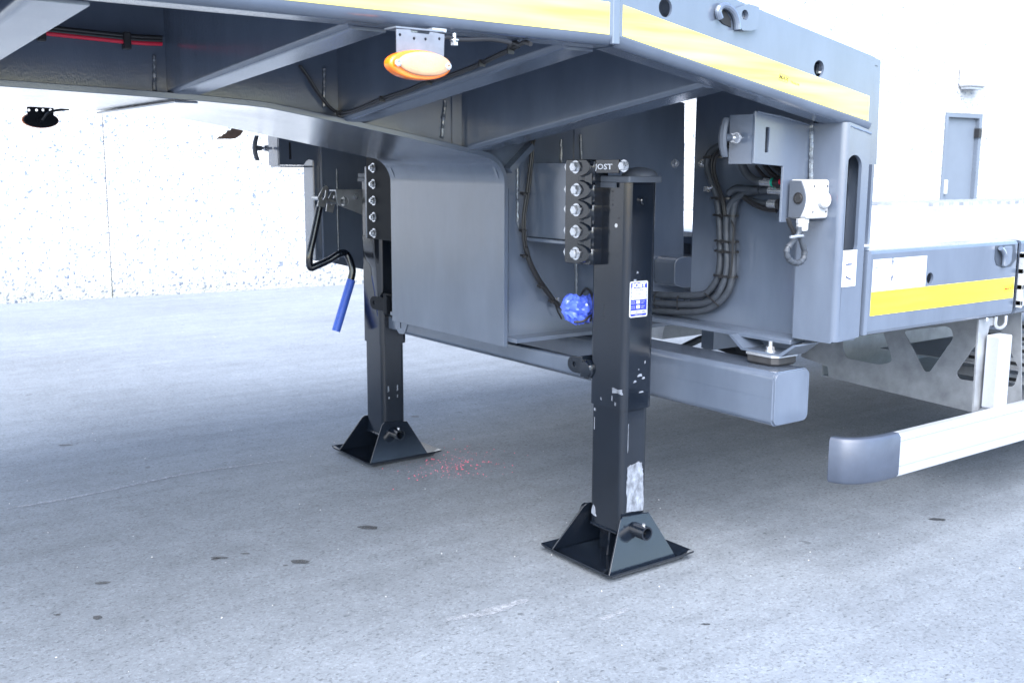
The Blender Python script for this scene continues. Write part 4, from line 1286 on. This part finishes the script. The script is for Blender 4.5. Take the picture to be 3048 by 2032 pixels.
fitting(2322, 541, 2325, 541, .008, M['red'], 'seal_ring', x=HX-.045)
# cable ties round the bundles
def tie(u, v, du, r, horizontal=True, head=True, x=HX):
    a, b_ = bp(u-du, v, x), bp(u+du, v, x)
    w_ = (a-b_).length/2; c = (a+b_)/2
    bm = bmesh.new()
    n = 22
    ringp = []
    for k in range(n+1):
        t = 2*math.pi*k/n
        ex = math.copysign(abs(math.cos(t))**.6, math.cos(t)); ez = math.copysign(abs(math.sin(t))**.6, math.sin(t))
        if horizontal: ringp.append(c + Vector((ez*r, ex*w_, 0)))
        else: ringp.append(c + Vector((ez*r, 0, ex*w_)))
    ax = Vector((0, 0, .0032)) if horizontal else Vector((0, .0032, 0))
    loft([[p-ax, p+ax, (p+ax)+(p-c)*.08, (p-ax)+(p-c)*.08] for p in ringp], bm, caps=False)
    if head:
        h_ = c + Vector((-r*1.08, 0, 0))
        box(h_.x-.004, h_.x+.003, h_.y-.006, h_.y+.006, h_.z-.0055, h_.z+.0055, bm)
    return obj('cable_tie', bm, M['plastic'], T)
for u, v, du in ((2128, 468, 30), (2150, 590, 28), (2160, 641, 32), (2163, 718, 30), (2163, 748, 30), (2160, 821, 30)):
    tie(u, v, du, .017)
for u, v in ((1958, 892), (2026, 900)):
    a = bp(u, v)
    bm = bmesh.new()
    n = 22
    rp_ = []
    for k in range(n+1):
        t = 2*math.pi*k/n
        rp_.append(a + Vector((.016*math.sin(t), 0, .027*math.copysign(abs(math.cos(t))**.6, math.cos(t)))))
    loft([[p-Vector((0, .0025, 0)), p+Vector((0, .0025, 0)), p+Vector((0, .0025, 0))+(p-a)*.08, p-Vector((0, .0025, 0))+(p-a)*.08] for p in rp_], bm, caps=False)
    obj('cable_tie', bm, M['plastic'], T)
bm = tube([bp(u, v, HX-.018) for u, v in ((2096, 872), (2108, 882), (2140, 912))], .0022, sides=6)
obj('cable_tie', bm, M['plastic'], T)
for u, v in ((2106, 560), (2375-2375+2126, 553)):
    pass
bm = box(*(lambda p: (p.x-.008, p.x+.006, p.y-.008, p.y+.008, p.z-.008, p.z+.008))(bp(2105, 563, HX-.01)))
cyl(bp(2112, 561, HX-.01), bp(2122, 555, HX-.01), .004, sides=8, bm=bm)
obj('hose_clip', bm, M['zinc'], T)

# control box on the bracket plate
bx0, bx1, bz0, bz1, by = 2.347, 2.442, 1.071, 1.178, 1.824
bm = prism(rrect(bx0, bx1, bz0, bz1, .010, 5), 'y', by, 1.8865)
cb = obj('control_box', bm, M['white'], T, bevel=.006, seg=3, label='white control box with a red button')
# grey cover on the side, curved edge towards the front
seg_ = [(1.884, bz0+.003)] + [(1.846-.018*math.sin(math.pi*k/14), bz0+.003+(bz1-bz0-.006)*k/14) for k in range(15)] + [(1.884, bz1-.003)]
bm = prism(seg_, 'x', bx0-.003, bx0+.002)
obj('box_cover', bm, M['greyplastic'], cb, bevel=.001)
obj('push_button', lathe([(0, .016), (.002, .016), (.0025, .0135), (.0015, .013), (.003, .012)], (bx0-.003, 1.852, 1.127), (-1, 0, 0)), M['plastic'], cb)
obj('push_button', lathe([(0, .022), (.012, .022), (.016, .018), (.017, .010)], (2.412, by, 1.122), (0, -1, 0)), M['white'], cb)
obj('button_mark', lathe([(0, .010), (.0012, .009)], (2.416, by-.0172, 1.127), (0, -1, 0)), M['redbtn'], cb)
sc = None
for x, z in ((2.375, 1.160), (2.431, 1.160), (2.373, 1.090), (2.430, 1.090)):
    if sc is None: sc = obj('screw', lathe([(0, .0030), (.0008, .0028)], (x, by-.0002, z), (0, -1, 0), sides=10), M['print'], cb)
    else:
        q = WP[sc].copy(); q.x = x; q.z = z; inst(sc, q)
gx = 2.362
bm = lathe([(0, .018), (.012, .018), (.014, .0165), (.030, .0165), (.034, .014)], (gx, 1.848, bz0+.001), (0, 0, -1), sides=10)
obj('cable_gland', bm, M['white'], cb)
bm = bmesh.new()
loop = [P(u, v, y=1.84) for u, v in ((2379, 675), (2377, 695), (2366, 712), (2352, 728), (2342, 745), (2346, 768), (2360, 780), (2378, 782), (2392, 768), (2394, 745), (2386, 720), (2379, 700))]
obj('cable', tube(loop, .0072, sides=10, smooth=4), M['hose'], cb)
rl = smooth_path(loop[3:11], 3)
bm = bmesh.new()
for k in range(1, len(rl)-1, 2):
    d = (rl[k+1]-rl[k-1]).normalized()
    cyl(rl[k]-d*.0045, rl[k]+d*.0045, .0086, sides=12, bm=bm)
obj('spiral_wrap', bm, M['hose'], cb)
obj('cable_tie', tube([P(2352, 706, y=1.83), P(2372, 703, y=1.825), (P(2390, 702, y=1.83))], .004, sides=6), M['zinc'], cb)
obj('cable', tube([P(u, v, y=1.87) for u, v in ((2345, 650), (2352, 670), (2362, 690), (2368, 712))], .006, sides=8, smooth=3), M['plastic'], cb)

# ------------------------------------------------------------------ cables on the neck web
cpts = [(1600, 380), (1583, 425), (1580, 470), (1574, 520), (1568, 570), (1558, 640), (1557, 700), (1565, 750), (1580, 790), (1610, 845), (1640, 885), (1668, 918)]
for d in (0, 6):
    obj('cable', tube([P(u+d, v, y=2.695) for u, v in cpts], .0038 if d else .0045, sides=8, smooth=4), M['plastic'], T)
bm = tube([P(u+2, v, y=2.693) for u, v in ((1562, 735), (1575, 780), (1600, 830), (1630, 872), (1650, 900))], .0085, sides=10, smooth=4)
obj('cable_sleeve', bm, M['plastic'], T)
for u, v in ((1562, 575), (1558, 685), (1562, 790-30), (1612, 850), (1645, 895)):
    p = P(u, v, y=2.690)
    bm = lathe([(0, .011), (.005, .011)], p, (.25, 0, -1), sides=14); box(p.x-.012, p.x-.002, p.y-.008, p.y+.01, p.z-.004, p.z+.004, bm)
    obj('cable_tie', bm, M['plastic'], T)
obj('cable', tube([P(u, v, y=2.70) for u, v in ((1650, 897), (1662, 930), (1672, 948))], .003, sides=6), M['plastic'], T)
bm = cyl(P(1640, 888, y=2.70), P(1655, 891, y=2.70), .005, sides=8); cyl(P(1661, 885, y=2.70), P(1661, 895, y=2.70), .005, sides=8, bm=bm)
obj('cable_end', bm, M['zinc'], T)
# cable pair along the second outrigger
c2 = [(890, 195), (912, 225), (940, 270), (975, 315), (1000, 334), (1020, 335), (1060, 325), (1135, 293), (1210, 268), (1270, 242), (1340, 222), (1400, 200), (1435, 185), (1475, 165), (1515, 147), (1545, 132)]
for d in (0, 7):
    pts = []
    for (u, v) in c2:
        if u < 1010: pts.append(P(u+d*.7, v+d*.2, y=2.715-(.012 if d else 0)))
        else: pts.append(P(u, v+d, x=1.386-(0 if d else .006)))
    obj('cable', tube(pts, .0036, sides=8, smooth=4), M['plastic'], T)
for u, v in ((1008, 336), (1136, 294), (1275, 243), (1433, 188), (1518, 150)):
    p = P(u, v, x=1.378)
    bm = box(p.x-.007, p.x+.010, p.y-.0022, p.y+.0022, p.z-.008, p.z+.007)
    obj('cable_tie', bm, M['plastic'], T)
bm = tube([P(1515, 140, x=1.375), P(1530, 128, x=1.375), P(1548, 133, x=1.375), P(1562, 126, x=1.375), P(1580, 132, x=1.375)], .005, sides=8, smooth=3)
obj('cable_knot', bm, M['plastic'], T)
# red and black air lines, front left
for dv, m_, rr, name in ((0, 'red', .0055, 'air_line'), (-9, 'plastic', .0058, 'air_line'), (-18, 'plastic', .0058, 'air_line')):
    bm = tube([P(u, v+dv, y=2.69) for u, v in ((60, 92), (130, 99), (300, 117), (400, 127), (482, 131))], rr, sides=12, smooth=4)
    obj(name, bm, M[m_], T, label='red air line' if m_ == 'red' else None)
for u, v in ((122, 92), (376, 118)):
    p = P(u, v, y=2.69)
    bm = box(p.x-.009, p.x+.009, p.y-.012, p.y+.012, p.z-.024, p.z+.017)
    obj('cable_tie', bm, M['plastic'], T, bevel=.003)

# ------------------------------------------------------------------ marker lamps
def marker(cx, y, cz, a, b_, parent):
    bm = bmesh.new()
    n = 40
    rings = []
    for dy, k, off in ((.022, .93, 0), (.020, 1.0, 0), (.004, 1.0, 0), (0, .96, 0), (-.002, .90, .001)):
        rings.append([Vector((cx+a*k*math.cos(2*math.pi*q/n), y+dy, cz+b_*k*math.sin(2*math.pi*q/n))) for q in range(n)])
    loft(rings, bm)
    o = obj('lamp_body', bm, M['amber'], parent, sharp=50)
    rings = []
    for dy, k in ((-.0022, .80), (-.006, .80), (-.0085, .75), (-.010, .55), (-.0105, .2)):
        rings.append([Vector((cx+.006+a*k*1.04*math.cos(2*math.pi*q/n), y+dy, cz+.002+b_*k*1.0*math.sin(2*math.pi*q/n))) for q in range(n)])
    obj('lamp_lens', loft(rings), M['lens'], o, sharp=60)
    for s in (-1, 1):
        bm = lathe([(0, .0065), (.004, .0065), (.005, .0035), (.0015, .003)], (cx+s*a*.80, y-.006, cz), (0, -1, 0), sides=16)
        obj('lamp_screw', bm, M['zinc'], o)
    return o
LY = 1.735
lc = P(1254, 194, y=LY)
la, lb = .069, .0275
lb_ = plate([(P(u, v, y=LY+.03).x, P(u, v, y=LY+.03).z) for u, v in ((1175, 88), (1216, 90), (1220, 98), (1272, 104), (1276, 96), (1318, 104), (1316, 175), (1176, 172))],
            [circ(P(u, v, y=LY+.03).x, P(u, v, y=LY+.03).z, .003, 12) for u, v in ((1186, 105), (1228, 116), (1262, 118), (1303, 117))], .002, (0, LY+.024, 0), (1, 0, 0), (0, 0, 1))
mb = obj('lamp_bracket', lb_, M['lampsteel'], T)
bt = box(P(1175, 88, y=LY+.03).x, P(1318, 104, y=LY+.03).x, LY+.026, LY+.07, P(1200, 86, y=LY+.03).z, P(1200, 86, y=LY+.03).z+.003)
obj('bracket_top', bt, M['lampsteel'], mb)
for u in (1213, 1300):
    p = P(u, 90, y=LY+.05)
    bm = box(p.x-.016, p.x+.016, p.y-.010, p.y+.010, p.z-.004, p.z+.002); cyl((p.x-.004, p.y, p.z-.004), (p.x-.004, p.y, p.z-.016), .007, sides=6, bm=bm)
    obj('clip', bm, M['zinc'], mb)
marker(lc.x, LY, lc.z, la, lb, T)
bm = tube([P(u, v, y=1.80) for u, v in ((1310, 120), (1330, 112), (1360, 118), (1400, 119), (1460, 118), (1520, 128))], .0042, sides=8, smooth=4)
obj('cable', bm, M['plastic'], T)
bm = cyl(P(1352, 100, y=1.80), P(1352, 128, y=1.80), .004, sides=10); cyl(P(1352, 126, y=1.80), P(1352, 136, y=1.80), .008, sides=6, bm=bm)
cyl(P(1352, 118, y=1.80), P(1352, 122, y=1.80), .010, sides=14, bm=bm)
obj('bolt', bm, M['zinc'], T)
# far lamp seen from behind
fy = 4.33
def F(u, v): p = P(u, v, y=fy); return (p.x, p.z)
bm = plate([F(80, 318), F(160, 318), F(160, 345), F(167, 365), F(74, 365), F(82, 345)], [circ(*F(u, 328), .005, 10) for u in (86, 109, 128, 150)], .003, (0, fy, 0), (1, 0, 0), (0, 0, 1))
fm = obj('lamp_bracket', bm, M['blackm'], T)
fc = P(120, 358, y=fy+.02)
rings = [[Vector((fc.x+k*.066*math.cos(2*math.pi*q/36), fy+dy, fc.z+k*.030*math.sin(2*math.pi*q/36))) for q in range(36)] for dy, k in ((.004, .92), (.008, .95), (.016, .95))]
fbk = obj('lamp_body', loft(rings), M['blackm'], T)
rings = [[Vector((fc.x+k*.066*math.cos(2*math.pi*q/36), fy+dy, fc.z+k*.030*math.sin(2*math.pi*q/36))) for q in range(36)] for dy, k in ((.0162, 1), (.03, 1), (.034, .9))]
obj('lamp_lens', loft(rings), M['amber'], fbk)
obj('lamp_socket', lathe([(0, .018), (.008, .018), (.008, .008), (.016, .008)], (fc.x, fy+.003, fc.z), (0, -1, 0), sides=20), M['blackm'], fbk)
obj('cable', tube([Vector((fc.x, fy-.012, fc.z)), P(140, 340, y=fy-.03), P(160, 330, y=fy-.03), P(205, 325, y=fy-.03)], .005, sides=8, smooth=3), M['plastic'], fbk)

# ------------------------------------------------------------------ loose things on the trailer
# blue plastic film tied round a connector
from mathutils import noise
bm = bmesh.new()
n, mseg = 40, 26
rings = []
for j in range(mseg+1):
    t = j/mseg
    key = [.020, .040, .048, .050, .050, .050, .049, .047, .044, .040, .036, .030, .014]
    f = t*(len(key)-1); i0 = min(int(f), len(key)-2); rr = key[i0]+(key[i0+1]-key[i0])*(f-i0)
    c_ = Vector((2.040+.20*t, 2.49+.02*t, .778+.010*t-.016*math.sin(t*3)))
    ring = []
    for k in range(n):
        a = 2*math.pi*k/n
        d = Vector((.15*math.cos(a), math.cos(a), 1.12*math.sin(a)))
        pn = Vector((t*6.0, math.cos(a)*1.3, math.sin(a)*1.3))
        fold = abs(noise.noise(pn*1.15+Vector((1.3, 4, 2))))*.95 + abs(noise.noise(pn*3.0+Vector((5, 2, 1))))*.20
        ring.append(c_+d*rr*.86*(1.12-fold))
    rings.append(ring)
loft(rings, bm)
bag = obj('plastic_bag', bm, M['bag'], None, sharp=22, label='blue plastic bag tied round a connector behind the near landing leg', cat='plastic bag')
bm = bmesh.new()
for t in (.50, ):
    c_ = Vector((2.045+.20*t, 2.50, .776))
    pts = [c_+Vector((.012*math.cos(2*math.pi*k/20), .047*math.cos(2*math.pi*k/20), .054*math.sin(2*math.pi*k/20))) for k in range(21)]
    tube(pts, .0045, sides=6, bm=bm)
obj('cable_tie', bm, M['plastic'], bag)
bm = tube([Vector((2.06, 2.462, .735)), Vector((2.085, 2.445, .738)), Vector((2.11, 2.445, .752)), Vector((2.13, 2.45, .75))], .004, sides=6, smooth=3)
obj('cable_tie', bm, M['plastic'], bag)

# torn cardboard hanging from the far side
pts = [(643, 414), (652, 407), (660, 405), (664, 400), (672, 397), (678, 388), (686, 388), (690, 382), (700, 380), (724, 390), (716, 402), (700, 413), (688, 414)]
bm = prism([(P(u, v, y=3.9).x, P(u, v, y=3.9).z) for u, v in pts], 'y', 3.898, 3.901)
obj('cardboard_scrap', bm, M['card'], None, label='torn brown cardboard scrap hanging below the neck at the left', cat='cardboard')
